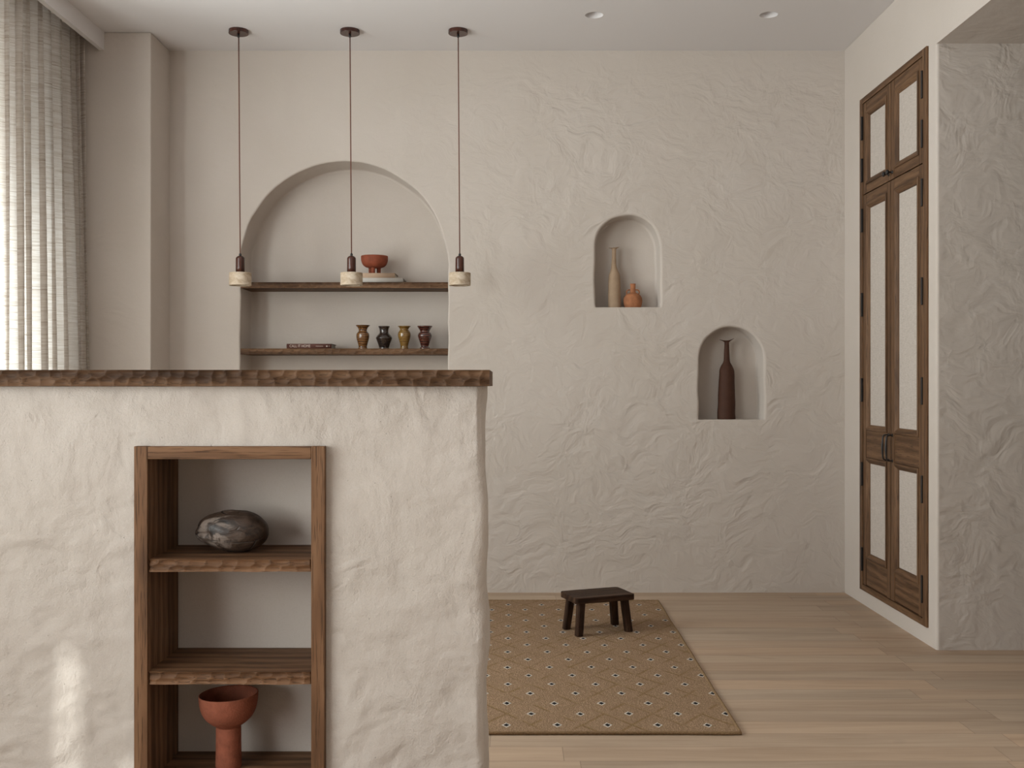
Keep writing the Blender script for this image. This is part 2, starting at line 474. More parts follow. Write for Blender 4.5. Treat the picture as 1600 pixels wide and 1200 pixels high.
M['lettering'] = mat_simple('lettering', (0.62, 0.52, 0.46, 1), 0.7, 0.2, 0, 1, 0.02, 10)
M['white_paint'] = mat_simple('white_paint', (0.66, 0.63, 0.60, 1), 0.5, 0.3, 0, 1, 0.02, 10)
M['linen'] = mat_linen_panel()
M['pod'] = mat_pod()
M['glaze_amber'] = mat_glaze('glaze_amber', (0.035, 0.014, 0.006, 1), (0.150, 0.062, 0.018, 1), (0.230, 0.110, 0.036, 1))
M['glaze_black'] = mat_glaze('glaze_black', (0.008, 0.006, 0.006, 1), (0.020, 0.013, 0.011, 1), (0.050, 0.032, 0.025, 1), speck=0.35)
M['glaze_gold'] = mat_glaze('glaze_gold', (0.090, 0.043, 0.010, 1), (0.200, 0.105, 0.022, 1), (0.270, 0.165, 0.045, 1), band=0.3, speck=0.35)
M['glaze_red'] = mat_glaze('glaze_red', (0.020, 0.006, 0.005, 1), (0.060, 0.016, 0.011, 1), (0.115, 0.040, 0.026, 1))
M['sun_blocker'] = mat_simple('sun_blocker_wall', (0.30, 0.28, 0.25, 1), 0.9, 0.1, 0.003, 40)
M['rug_edge'] = mat_simple('rug_binding', (0.24, 0.155, 0.085, 1), 0.95, 0.1, 0.003, 300, 0.35, 300)


# ------------------------------------------------------------------ mesh helpers
class MB:
    def __init__(self):
        self.v = []
        self.f = []
        self.mi = []
        self.sm = []

    def add(self, verts, faces, mi=0, smooth=False):
        o = len(self.v)
        self.v += [tuple(p) for p in verts]
        for f in faces:
            self.f.append(tuple(i + o for i in f))
            self.mi.append(mi)
            self.sm.append(smooth)
        return o

    def bm(self, bm, mi=0, smooth=False):
        bm.verts.index_update()
        self.add([v.co.copy() for v in bm.verts], [[v.index for v in f.verts] for f in bm.faces], mi, smooth)
        bm.free()

    def box(self, x0, x1, y0, y1, z0, z1, bevel=0.0, mi=0, seg=2, rot=None):
        bm = bmesh.new()
        bmesh.ops.create_cube(bm, size=1.0)
        c = Vector(((x0 + x1) / 2, (y0 + y1) / 2, (z0 + z1) / 2))
        for v in bm.verts:
            v.co = Vector((v.co.x * (x1 - x0), v.co.y * (y1 - y0), v.co.z * (z1 - z0)))
        if bevel:
            bmesh.ops.bevel(bm, geom=bm.edges[:] + bm.verts[:], offset=bevel, segments=seg, affect='EDGES', profile=0.5)
        for v in bm.verts:
            if rot is not None:
                v.co = rot @ v.co
            v.co += c
        self.bm(bm, mi, False)

    def lathe(self, prof, c=(0, 0, 0), seg=48, mi=0, smooth=True, warp=None, axis='z'):
        """prof: [(r, z)]; r = 0 closes with a pole."""
        verts, rings = [], []
        for (r, z) in prof:
            if r < 1e-6:
                p = Vector((0, 0, z))
                if warp:
                    p = warp(p)
                rings.append([len(verts)])
                verts.append(p)
            else:
                ring = []
                for k in range(seg):
                    a = 2 * PI * k / seg
                    p = Vector((r * math.cos(a), r * math.sin(a), z))
                    if warp:
                        p = warp(p)
                    ring.append(len(verts))
                    verts.append(p)
                rings.append(ring)
        faces = []
        for a, b in zip(rings, rings[1:]):
            if len(a) == 1 and len(b) == 1:
                continue
            for k in range(seg):
                k2 = (k + 1) % seg
                if len(a) == 1:
                    faces.append((a[0], b[k2], b[k]))
                elif len(b) == 1:
                    faces.append((a[k], a[k2], b[0]))
                else:
                    faces.append((a[k], a[k2], b[k2], b[k]))
        if axis == 'x':          # lathe axis along -X
            verts = [Vector((-p.z, p.y, p.x)) for p in verts]
        self.add([p + Vector(c) for p in verts], faces, mi, smooth)

    def tube(self, path, rad, seg=12, mi=0, caps=True):
        path = [Vector(p) for p in path]
        n = len(path)
        rads = rad if isinstance(rad, (list, tuple)) else [rad] * n
        t0 = (path[1] - path[0]).normalized()
        up = Vector((0, 0, 1)) if abs(t0.z) < 0.9 else Vector((1, 0, 0))
        nx = t0.cross(up).normalized()
        verts, faces = [], []
        for i, p in enumerate(path):
            t = (path[min(i + 1, n - 1)] - path[max(i - 1, 0)]).normalized()
            nx = (nx - t * nx.dot(t)).normalized()
            ny = t.cross(nx)
            for k in range(seg):
                a = 2 * PI * k / seg
                verts.append(p + (nx * math.cos(a) + ny * math.sin(a)) * rads[i])
        for i in range(n - 1):
            for k in range(seg):
                k2 = (k + 1) % seg
                faces.append((i * seg + k, i * seg + k2, (i + 1) * seg + k2, (i + 1) * seg + k))
        if caps:
            faces.append(tuple(reversed(range(seg))))
            faces.append(tuple((n - 1) * seg + k for k in range(seg)))
        self.add(verts, faces, mi, True)

    def build(self, name, mats, parent=None, offset=None, uvs=None, fixn=True, autosmooth=None):
        me = bpy.data.meshes.new(name)
        off = Vector(offset) if offset is not None else (parent['_w'] if parent is not None and '_w' in parent else Vector((0, 0, 0)))
        off = Vector(off)
        me.from_pydata([Vector(p) - off for p in self.v], [], self.f)
        if not isinstance(mats, (list, tuple)):
            mats = [mats]
        for m in mats:
            me.materials.append(m)
        for p, mi, s in zip(me.polygons, self.mi, self.sm):
            p.material_index = mi
            p.use_smooth = s
        if uvs is not None:
            uvl = me.uv_layers.new(name='UVMap')
            for lp in me.loops:
                uvl.data[lp.index].uv = uvs[lp.vertex_index]
        if fixn:
            bm = bmesh.new()
            bm.from_mesh(me)
            bmesh.ops.recalc_face_normals(bm, faces=bm.faces[:])
            bm.to_mesh(me)
            bm.free()
        me.update()
        o = bpy.data.objects.new(name, me)
        COL.objects.link(o)
        if parent is not None:
            o.parent = parent
        elif offset is not None:
            o.location = off
        return o


ORIGIN = {}


def thing(name, loc, label, cat, group=None):
    o = bpy.data.objects.new(name, None)
    o.empty_display_size = 0.05
    COL.objects.link(o)
    o.location = loc
    o['label'] = label
    o['category'] = cat
    if group:
        o['group'] = group
    ORIGIN[o.name] = Vector(loc)
    return o


def part(name, mb, mats, parent, label=None, offset=None, **kw):
    """A part (or sub-part) whose mesh was written in world coordinates."""
    off = ORIGIN[parent.name] if offset is None else Vector(offset)
    me_o = mb.build(name, mats, None, None, **kw)
    me_o.data.transform(Matrix.Translation(-off))
    me_o.parent = parent
    ORIGIN[me_o.name] = off
    if label:
        me_o['label'] = label
    return me_o


def tag(o, label, cat, group=None, kind=None):
    o['label'] = label
    o['category'] = cat
    if group:
        o['group'] = group
    if kind:
        o['kind'] = kind
    return o


def structure(o, label, cat):
    o['kind'] = 'structure'
    o['label'] = label
    o['category'] = cat
    return o


def copy_tree(o, parent=None):
    c = o.copy()
    COL.objects.link(c)
    if parent is not None:
        c.parent = parent
    for ch in list(o.children):
        copy_tree(ch, c)
    return c


def P(x, y, D):
    return Vector(((x - 800) / FPX * D, D, EYE - (y - 600) / FPX * D))


# ------------------------------------------------------------------ room shell
XR, XL, YB, YF, ZC = 1.842, -2.42, 5.669, -2.4, 3.0
COLX, COLY = -1.894, 5.37           # corner pilaster
PY = 4.442                          # face of the pier in the passage
PZ = 2.632                          # soffit of the passage
PX1 = 3.7


def quad(mb, a, b, c, d, mi=0):
    mb.add([a, b, c, d], [(0, 1, 2, 3)], mi)


mb = MB()
mb.box(XL - 0.4, PX1 + 0.1, YF - 0.1, YB + 0.35, -0.12, 0.0)
structure(mb.build('floor', M['floor']), 'pale oak plank floor running left to right', 'floor')

# ceiling with two round openings for the recessed lights
DL = [(0.411, 5.122), (1.283, 5.118)]
DR = 0.0452
outline = [(XL - 0.4, YF - 0.1), (PX1 + 0.1, YF - 0.1), (PX1 + 0.1, YB + 0.3), (XL - 0.4, YB + 0.3)]
loops = [[Vector((x, y, 0)) for x, y in outline]]
for (cx, cy) in DL:
    loops.append([Vector((cx + DR * math.cos(-2 * PI * k / 32), cy + DR * math.sin(-2 * PI * k / 32), 0)) for k in range(32)])
tris = tessellate_polygon(loops)
flat = [p for l in loops for p in l]
mb = MB()
mb.add([(p.x, p.y, ZC) for p in flat], tris)
o = len(mb.v)
quad(mb, (XL - 0.4, YF - 0.1, ZC + 0.2), (PX1 + 0.1, YF - 0.1, ZC + 0.2), (PX1 + 0.1, YB + 0.3, ZC + 0.2), (XL - 0.4, YB + 0.3, ZC + 0.2))
structure(mb.build('ceiling', M['ceiling'], fixn=False), 'smooth off-white ceiling', 'ceiling')


def arch_loop(x0, x1, z0, ztop, n=40, jit=0.0, seed=0.0, nside=14):
    """Counter-clockwise round-headed outline seen from the room, with (normal) of every point."""
    r = (x1 - x0) / 2
    cx = (x0 + x1) / 2
    zs = ztop - r
    pts = []
    nb = 10
    for k in range(nb + 1):
        t = k / nb
        nx = -1 if k == 0 else (1 if k == nb else 0)
        pts.append([x0 + (x1 - x0) * t, z0, nx, -1])
    for k in range(1, nside):
        pts.append([x1, z0 + (zs - z0) * k / nside, 1, 0])
    for k in range(n + 1):
        a = PI * k / n
        pts.append([cx + r * math.cos(a), zs + r * math.sin(a), math.cos(a), math.sin(a)])
    for k in range(nside - 1, 0, -1):
        pts.append([x0, z0 + (zs - z0) * k / nside, -1, 0])
    for p in pts:
        j = jit * (mnoise.noise(Vector((p[0] * 9, p[1] * 9, seed))))
        sx = p[2] if p[3] != -1 else p[2]
        p[0] += j * sx
        if p[3] > 0:
            p[1] += j * p[3]
    return pts


def niche(mb, pts, yw, depth, r, rb, mi_rev=1, back_fillet=0.012):
    """Rounded lip, reveal and back of a niche. Returns the outline to cut from the wall face."""
    n = len(pts)
    rings = []
    K = 7
    for k in range(K + 1):
        a = PI / 2 * k / K
        ring = []
        for (x, z, nx, nz) in pts:
            rx = r * (1 - math.sin(a))
            rz = (rb if nz == -1 else r) * (1 - math.sin(a))
            yy = r if nz != -1 else rb
            ring.append((x + nx * rx, yw + yy * (1 - math.cos(a)), z + nz * rz))
        rings.append(ring)
    f = back_fillet
    rings.append([(x, yw + depth - f, z) for (x, z, nx, nz) in pts])
    for a in (0.33, 0.66, 1.0):
        t = a * PI / 2
        rings.append([(x - nx * f * (1 - math.cos(t)), yw + depth - f + f * math.sin(t), z - max(nz, 0) * f * (1 - math.cos(t))) for (x, z, nx, nz) in pts])
    verts = [p for rg in rings for p in rg]
    faces = []
    for i in range(len(rings) - 1):
        for k in range(n):
            k2 = (k + 1) % n
            faces.append((i * n + k, i * n + k2, (i + 1) * n + k2, (i + 1) * n + k))
    mb.add(verts, faces, mi_rev, True)
    L = len(rings) - 1
    mb.add(rings[L], [tuple(range(n))], mi_rev, False)
    return [(p[0], p[2]) for p in rings[0]]


NB = dict(x0=-1.504, x1=-0.354, z0=0.55, zt=2.388, d=0.23)       # big arched niche
N1 = dict(x0=0.449 + 0.012, x1=0.8316 - 0.012, z0=1.580, zt=2.1046 - 0.012, d=0.15)
N2 = dict(x0=1.0218 + 0.012, x1=1.4067 - 0.012, z0=0.9577, zt=1.482 - 0.012, d=0.15)
mb = MB()
holes = []
for i, N in enumerate((NB, N1, N2)):
    pts = arch_loop(N['x0'], N['x1'], N['z0'], N['zt'], jit=0.006, seed=i * 7.3, nside=20)
    holes.append(niche(mb, pts, YB, N['d'], 0.010 if i == 0 else 0.014, 0.004))
loops = [[Vector((XL - 0.3, 0, 0)), Vector((XR, 0, 0)), Vector((XR, ZC, 0)), Vector((XL - 0.3, ZC, 0))]]
for h in holes:
    loops.append([Vector((x, z, 0)) for x, z in reversed(h)])
tris = tessellate_polygon(loops)
flat = [p for l in loops for p in l]
mb.add([(p.x, YB, p.y) for p in flat], tris, 0, False)
quad(mb, (XL - 0.3, YB + 0.3, 0), (XR, YB + 0.3, 0), (XR, YB + 0.3, ZC), (XL - 0.3, YB + 0.3, ZC))
structure(mb.build('wall_back', [M['plaster_back'], M['plaster_smooth']], fixn=False),
          'hand-trowelled beige plaster wall with three arched niches', 'wall')

# pilaster in the left corner
mb = MB()
mb.box(XL - 0.3, COLX, COLY, YB + 0.05, 0, ZC, 0.006, seg=3)
structure(mb.build('wall_pilaster', M['plaster_smooth']), 'plastered pilaster in the corner beside the curtain', 'wall')

# right wall: wardrobe opening, rounded outer corner, pier face, passage soffit
WY0, WY1, WZ0, WZ1 = 4.527, 5.398, 0.077, 2.650     # wardrobe frame outline
CR = 0.012
mb = MB()
ya, yb = PY + CR, YB


def rwall(y0, y1, z0, z1):
    quad(mb, (XR, y0, z0), (XR, y1, z0), (XR, y1, z1), (XR, y0, z1))


e = 0.004
rwall(ya, WY0 + e, 0, ZC)
rwall(WY1 - e, yb, 0, ZC)
rwall(WY0 + e, WY1 - e, 0, WZ0 + e)
rwall(WY0 + e, WY1 - e, WZ1 - e, ZC)
PJ = 3.35      # near jamb of the passage
rwall(PJ, ya, PZ, ZC)
rwall(YF, PJ, 0, ZC)
for k in range(6):
    a0, a1 = PI / 2 * k / 6, PI / 2 * (k + 1) / 6
    p0 = (XR + CR * (1 - math.cos(a0)), PY + CR * (1 - math.sin(a0)))
    p1 = (XR + CR * (1 - math.cos(a1)), PY + CR * (1 - math.sin(a1)))
    mb.add([(*p0, 0), (*p1, 0), (*p1, PZ), (*p0, PZ)], [(0, 1, 2, 3)], 0, True)
quad(mb, (XR, WY0 - 0.02, 0), (XR + 0.4, WY0 - 0.02, 0), (XR + 0.4, WY0 - 0.02, ZC), (XR, WY0 - 0.02, ZC))
structure(mb.build('wall_right', M['plaster_right'], fixn=False), 'smooth plaster wall around the built-in wardrobe', 'wall')

mb = MB()
quad(mb, (XR + CR, PY, 0), (PX1, PY, 0), (PX1, PY, PZ), (XR + CR, PY, PZ))
quad(mb, (XR, PY + 0.02, PZ), (PX1, PY + 0.02, PZ), (PX1, PJ, PZ), (XR, PJ, PZ), 1)
quad(mb, (PX1, PY, 0), (PX1, PJ, 0), (PX1, PJ, PZ), (PX1, PY, PZ))
quad(mb, (PX1, PJ, 0), (XR, PJ, 0), (XR, PJ, PZ), (PX1, PJ, PZ))
structure(mb.build('wall_passage', [M['plaster_pier'], M['plaster_smooth']], fixn=False), 'rough plaster pier face and soffit of the passage on the right', 'wall')

# left wall with two tall windows, and the wall behind the camera
WINS = [(2.55, 5.15), (-1.1, 1.75)]
WZ_0, WZ_1 = 0.70, 2.74
mb = MB()
T = 0.16
for y0, y1 in ((YF, -1.1), (1.75, 2.55), (5.15, YB)):
    mb.box(XL - T, XL, y0, y1, 0, ZC)
for y0, y1 in WINS:
    mb.box(XL - T, XL, y0, y1, WZ_1, ZC)
    mb.box(XL - T, XL, y0, y1, 0, WZ_0)
structure(mb.build('wall_left', M['plaster_right']), 'plaster wall around the tall windows', 'wall')
mb = MB()
mb.box(XL - 0.4, PX1 + 0.1, YF - 0.1, YF, 0, ZC)
structure(mb.build('wall_front', M['plaster_right']), 'plaster wall facing the niches', 'wall')

for k, (wy0, wy1) in enumerate(WINS):
    win = MB()
    fx0, fx1 = XL - 0.11, XL - 0.05
    ys = [wy0, (wy0 + wy1) / 2, wy1]
    for z0, z1 in ((WZ_0, WZ_0 + 0.05), (WZ_1 - 0.05, WZ_1)):
        win.box(fx0, fx1, wy0, wy1, z0, z1)
    for i, y in enumerate(ys):
        w0, w1 = ((0, 0.05), (-0.02, 0.02), (-0.05, 0))[i]
        win.box(fx0, fx1, y + w0, y + w1, WZ_0 + 0.05, WZ_1 - 0.05)
    wo = structure(win.build('window_%d' % (k + 1), M['darkoak_z']), ('dark framed window behind the curtain', 'dark framed window opposite the counter front')[k], 'window')
    for y0, y1 in zip(ys, ys[1:]):
        pm = MB()
        pm.box(XL - 0.084, XL - 0.078, y0 + 0.02, y1 - 0.02, WZ_0 + 0.04, WZ_1 - 0.04)
        g = pm.build('pane', M['glass'])
        g.parent = wo

# dropped gypsum edge (pelmet) that hides the curtain track
mb = MB()
mb.box(-2.165, -2.138, YF, COLY + 0.02, 2.905, ZC + 0.01)
structure(mb.build('trim_1', M['ceiling']), 'narrow dropped ceiling edge along the top of the curtain', 'trim')

# out-of-view wall added outside to block the sun, except through two slits
mb = MB()
GX = -3.4


def slit_y(xs, zs):
    """Where the sun ray that ends at (xs, 2.49, zs) crosses the added blocker wall."""
    t = (GX - xs) / sun_dir.x
    return 2.49 + sun_dir.y * t, zs + sun_dir.z * t


sl = []
for xs, w, ztop in ((-1.080, 0.030, 0.52), (-0.925, 0.030, 0.25)):
    yy, zz = slit_y(xs, ztop)
    sl.append((yy - w, yy + w, zz))
sl.sort()
yprev = YF - 4
for (y0, y1, zt) in sl:
    mb.box(GX - 0.03, GX, yprev, y0, -0.1, 4.2)
    mb.box(GX - 0.03, GX, y0, y1, zt, 4.2)
    yprev = y1
mb.box(GX - 0.03, GX, yprev, YB + 1, -0.1, 4.2)
structure(mb.build('wall_sun_blocker', M['sun_blocker']), 'unseen wall added outside the window to narrow the sun, with slits', 'wall')


# ------------------------------------------------------------------ curtain
def build_curtain():
    y0, y1 = 4.36, 5.335
    n = 420
    nz = 46
    pts, uvs = [], []
    rnd = random.Random(11)
    # uneven folds: a running phase whose pitch wanders
    ph, phs, am = 0.0, [], []
    for i in range(n + 1):
        t = i / n
        phs.append(ph)
        pitch = 0.115 + 0.05 * mnoise.noise(Vector((t * 6.0, 3.3, 0)))
        if t > 0.86:
            pitch *= 0.55
        ph += (y1 - y0) / n / pitch * 2 * PI
        am.append(0.045 * (1 + 0.6 * mnoise.noise(Vector((t * 9.0, 8.1, 0)))))
    for j in range(nz + 1):
        z = 0.015 + (2.985 - 0.015) * j / nz
        h = 1 - j / nz
        arc = 0.0
        prev = None
        for i in range(n + 1):
            t = i / n
            sh = 0.35 * mnoise.noise(Vector((t * 5, z * 0.45, 2.0))) + 0.15 * h * math.sin(t * 17)
            s = math.sin(phs[i] + sh)
            s = math.copysign(abs(s) ** 0.8, s)
            amp = am[i] * (0.75 + 0.35 * h)
            x = -2.255 + amp * s + 0.010 * math.sin(2.1 * phs[i] + 1.0 + z)
            x += 0.035 * h * t
            y = y0 + (y1 - y0) * t + 0.018 * math.sin(phs[i] * 2 + sh) - 0.02 * (1 - h) * t
            p = Vector((x, y, z))
            if prev is not None:
                arc += math.hypot(p.x - prev.x, p.y - prev.y)
            prev = p
            pts.append(p)
            uvs.append((arc, z))
    faces = []
    for j in range(nz):
        for i in range(n):
            a = j * (n + 1) + i
            faces.append((a, a + 1, a + n + 2, a + n + 1))
    cur = thing('curtain', (-2.25, 4.9, 0), 'sheer slubbed linen curtain gathered in folds along the window at left', 'curtain')
    m = MB()
    m.add(pts, faces, 0, True)
    part('curtain_panel', m, M['curtain'], cur, uvs=uvs, fixn=False)
    m = MB()
    m.box(-2.275, -2.235, 2.6, 5.35, 2.972, 2.999)
    part('curtain_track', m, M['white_paint'], cur)


build_curtain()


# ------------------------------------------------------------------ carved boards
def carve_field(rng, L, H, rows, pitch):
    seeds = []
    rh = H / rows
    for r in range(rows):
        x = -pitch * rng.random()
        while x < L + pitch:
            seeds.append((x + (0.5 * pitch if r % 2 else 0), (r + 0.5) * rh + rng.uniform(-0.28, 0.28) * rh,
                          pitch * rng.uniform(0.85, 1.2), rng.uniform(0.7, 1.25)))
            x += pitch * rng.uniform(0.75, 1.25)
    S = np.array(seeds)

    def f(u, v):
        tap = min(1.0, 0.25 + min(v, H - v) / 0.005)
        dx = (u - S[:, 0]) / S[:, 2]
        dz = (v - S[:, 1]) / (rh * 1.05)
        d = dx * dx * 1.3 + dz * dz + 0.10 * dx
        k = int(np.argmin(d))
        return tap * ((1.0 - min(1.0, d[k] * 1.9)) * S[k, 3] + 0.34 * (dx[k] + 0.5))
    return f


def carved_board(x0, x1, y0, y1, z0, z1, depth, rows, pitch, seed, step=0.004, wob=0.002, round_ends=0.0):
    """A board with a hand-gouged front edge (front at y0)."""
    rng = random.Random(seed)
    L, H = x1 - x0, z1 - z0
    nx = max(8, int(L / step))
    nz = max(8, int(H / step))
    f = carve_field(rng, L, H, rows, pitch)
    mb = MB()
    verts, faces = [], []
    for j in range(nz + 1):
        for i in range(nx + 1):
            u, v = L * i / nx, H * j / nz
            y = y0 + depth * max(0.0, f(u, v))
            zz = z0 + v
            edge = min(j, nz - j)
            if edge == 0:
                y += 0.0015
            if j == nz:
                zz += wob * 0.6 * mnoise.noise(Vector((u * 14, seed, 0)))
            if j == 0:
                zz += wob * mnoise.noise(Vector((u * 14, seed + 9, 0)))
            if round_ends:
                e_ = min(u, L - u)
                if e_ < round_ends:
                    y += round_ends * (1 - math.sqrt(max(0, 1 - (1 - e_ / round_ends) ** 2)))
            verts.append((x0 + u, y, zz))
    W = nx + 1
    for j in range(nz):
        for i in range(nx):
            a = j * W + i
            faces.append((a, a + 1, a + W + 1, a + W))
    mb.add(verts, faces, 0, True)
    top = [verts[nz * W + i] for i in range(W)]
    bot = [verts[i] for i in range(W)]
    mb.add(top + [(p[0], y1, z1) for p in top], [(i, i + 1, W + i + 1, W + i) for i in range(W - 1)], 0, False)
    mb.add(bot + [(p[0], y1, z0) for p in bot], [(i + 1, i, W + i, W + i + 1) for i in range(W - 1)], 0, False)
    for i in (0, nx):
        col = [verts[j * W + i] for j in range(nz + 1)]
        n = len(col)
        mb.add(col + [(p[0], y1, p[2]) for p in col], [(j, j + 1, n + j + 1, n + j) for j in range(n - 1)], 0, False)
    mb.add([(x0, y1, z0), (x1, y1, z0), (x1, y1, z1), (x0, y1, z1)], [(0, 1, 2, 3)])
    return mb


# ------------------------------------------------------------------ plaster counter
CY, CYB, CX1, CX0, CZ = 2.50, 2.855, -0.0695, -2.26, 1.1488
OP = dict(x0=-0.905, x1=-0.464, z1=0.992)      # raw opening hidden under the oak surround


def build_counter():
    mb = MB()
    step = 0.011
    nz = int(CZ / step)
    R = 0.020
    us = []
    n1 = int((CX1 - R - CX0) / step)
    for i in range(n1 + 1):
        us.append((CX0 + (CX1 - R - CX0) * i / n1, CY, 0, -1))
    for k in range(1, 7):
        a = PI / 2 * k / 6
        us.append((CX1 - R + R * math.sin(a), CY + R - R * math.cos(a), math.sin(a), -math.cos(a)))
    n2 = int((CYB - CY - R) / step)
    for i in range(1, n2 + 1):
        us.append((CX1, CY + R + (CYB - CY - R) * i / n2, 1, 0))
    W = len(us)
    verts = []
    for j in range(nz + 1):
        z = CZ * j / nz
        for (x, y, nx, ny) in us:
            p = Vector((x * 1.0, y * 1.4, z))
            h = 0.010 * mnoise.noise(p * 2.6) + 0.0070 * mnoise.noise(Vector((x * 7.5 + z * 3.5, y * 6, z * 5.5 - x * 2.5)))
            rr = mnoise.noise(Vector((x * 11 + z * 7 + 5, y * 8, z * 8 - x * 4)))
            h += 0.0040 * (1 - abs(rr) * 2.2) * max(0, mnoise.noise(p * 3.7 + Vector((4, 4, 4))) + 0.25)
            h += 0.0016 * mnoise.noise(p * 24)
            if ny == 0 or nx > 0.3:
                h += 0.010 * mnoise.noise(Vector((3.1, y * 1.2, z * 4.2)))
            d = max(0.0, h + 0.001) if False else h
            tz = min(1.0, (CZ - z) / 0.03)
            d *= 0.35 + 0.65 * tz
            # settle towards the oak surround
            if ny < -0.9:
                dx = max(OP['x0'] - 0.01 - x, x - OP['x1'] - 0.01, 0)
                dz = max(z - OP['z1'] - 0.01, 0)
                q = min(1.0, math.hypot(dx, dz) / 0.05)
                d = d * q
            verts.append((x + nx * d, y + ny * d, z))
    faces = []
    for j in range(nz):
        zc = CZ * (j + 0.5) / nz
        for i in range(W - 1):
            xc = (us[i][0] + us[i + 1][0]) / 2
            if us[i + 1][3] < -0.99 and OP['x0'] < xc < OP['x1'] and zc < OP['z1']:
                continue
            a = j * W + i
            faces.append((a, a + 1, a + W + 1, a + W))
    mb.add(verts, faces, 0, True)
    # back, top and left closing faces
    last = [verts[j * W + W - 1] for j in range(nz + 1)]
    n_ = nz + 1
    mb.add(last + [(CX0, CYB, p[2]) for p in last], [(j, j + 1, n_ + j + 1, n_ + j) for j in range(nz)])
    top = [verts[nz * W + i] for i in range(W)]
    mb.add(top + [(CX0, CYB, CZ)], [tuple(range(W + 1))])
    quad(mb, (CX0, CY, 0), (CX0, CYB, 0), (CX0, CYB, CZ), (CX0, CY, CZ))
    c = thing('counter', (-1.16, 2.68, 0), 'half-height plastered counter with a rough textured front, in the foreground', 'counter')
    part('plaster_body', mb, M['plaster_counter'], c, fixn=False)
    nb = MB()
    yb = 2.712
    quad(nb, (-0.93, yb, 0.0), (-0.44, yb, 0.0), (-0.44, yb, 1.02), (-0.93, yb, 1.02))
    part('recess_back', nb, M['plaster_smooth'], c, fixn=False)
    return c


build_counter()
t = thing('countertop', (-1.15, 2.65, 1.155), 'thick dark oak countertop with hand-gouged edge on the plaster counter', 'countertop')
mb = carved_board(-2.26, -0.0545, 2.466, 2.875, 1.1495, 1.189, 0.0072, 2, 0.036, 5, 0.0024, 0.0004)
part('top_board', mb, M['darkoak_x'], t)

# ------------------------------------------------------------------ shelf unit let into the counter
su = thing('shelf_unit', (-0.684, 2.6, 0), 'open oak shelf unit let into the plaster counter', 'shelf unit')
YU0, YU1 = 2.478, 2.708
for (x0, x1) in ((-0.915, -0.8824), (-0.4862, -0.4537)):
    mb = MB()
    mb.box(x0, x1, YU0, YU1, 0.002, 1.004, 0.0012)
    part('side_panel', mb, M['oak_z'], su)
mb = MB()
mb.box(-0.8820, -0.4866, YU0 + 0.0005, YU1, 0.973, 1.0035, 0.0012)
part('top_panel', mb, M['oak_x'], su)
for i, (zt, zb) in enumerate(((0.7294, 0.6998), (0.4572, 0.4267), (0.1834, 0.1529))):
    mb = carved_board(-0.8818, -0.4868, YU0 + 0.002, YU1, zb, zt, 0.0060, 2, 0.040, 21 + i, 0.0022, 0.0012, 0.004)
    part('shelf', mb, M['oak_x'], su)
mb = MB()
mb.box(-0.8820, -0.4866, YU0 + 0.02, YU1, 0.002, 0.03, 0.001)
part('plinth', mb, M['oak_x'], su)

# ------------------------------------------------------------------ seed pod
def build_pod():
    D = 2.60
    cx = P(364.5, 828, D).x
    a, b = 0.0895, 0.0530
    cz = 0.7294 + b - 0.0010
    tp = thing('seed_pod', (cx, D, 0.7294), 'large dark brown dried seed pod on the upper shelf of the counter unit', 'seed pod')
    bm = bmesh.new()
    bmesh.ops.create_uvsphere(bm, u_segments=96, v_segments=64, radius=1.0)
    for v in bm.verts:
        d = v.co.normalized()
        # long axis X: pole of the sphere along X
        x, yy, zz = d.z, d.y, d.x
        r = math.sqrt(max(0, 1 - x * x))
        prof = max(r, 1e-6) ** 0.93 * (1.0 + 0.07 * x - 0.03 * x * x)
        ang = math.atan2(zz, yy)
        px = a * x
        py = b * prof * math.cos(ang)
        pz = b * prof * math.sin(ang)
        # cleft at the left end, running round towards the front
        cl = math.exp(-((ang - (PI + 0.35) if ang > 0 else ang + PI - 0.35) / 0.30) ** 2)
        cl2 = math.exp(-(math.sin((ang - 0.18) / 1.0) / 0.16) ** 2)
        k = cl2 * max(0, (-x - 0.45)) * 0.75
        py *= 1 - k
        pz *= 1 - k
        px += a * 0.10 * k
        # lobe split at the left tip: lower lobe sticks out further
        if x < -0.6:
            low = 1 if math.sin(ang) < 0.12 else 0
            px -= 0.006 * low * ((-x - 0.6) / 0.4)
            pz += 0.004 * ((-x - 0.6) / 0.4) * (1 if not low else -1.6)
        n = mnoise.noise(Vector((px * 26, py * 40, pz * 40)))
        s = 1 + 0.035 * n + 0.012 * mnoise.noise(Vector((px * 90, py * 120, pz * 120)))
        v.co = Vector((px, py * s, pz * s))
    zmin = min(v.co.z for v in bm.verts)
    rot = Matrix.Rotation(math.radians(3), 3, 'Y')
    for v in bm.verts:
        v.co = rot @ v.co
    zmin = min(v.co.z for v in bm.verts)
    for v in bm.verts:
        v.co += Vector((0, 0, -zmin))
        if v.co.z < 0.0015:
            v.co.z = 0.0
    m = MB()
    m.bm(bm, 0, True)
    o = m.build('husk', M['pod'])
    o.parent = tp


build_pod()


# ------------------------------------------------------------------ turned vessels
def spline(pts, n=6):
    """Catmull-Rom through profile points."""
    out = []
    P_ = [pts[0]] + list(pts) + [pts[-1]]
    for i in range(1, len(P_) - 2):
        p0, p1, p2, p3 = P_[i - 1:i + 3]
        for k in range(n):
            t = k / n
            out.append(tuple(0.5 * ((2 * p1[j]) + (-p0[j] + p2[j]) * t + (2 * p0[j] - 5 * p1[j] + 4 * p2[j] - p3[j]) * t * t + (-p0[j] + 3 * p1[j] - 3 * p2[j] + p3[j]) * t ** 3) for j in (0, 1)))
    out.append(tuple(pts[-1]))
    return [(max(r, 0.0), z) for r, z in out]


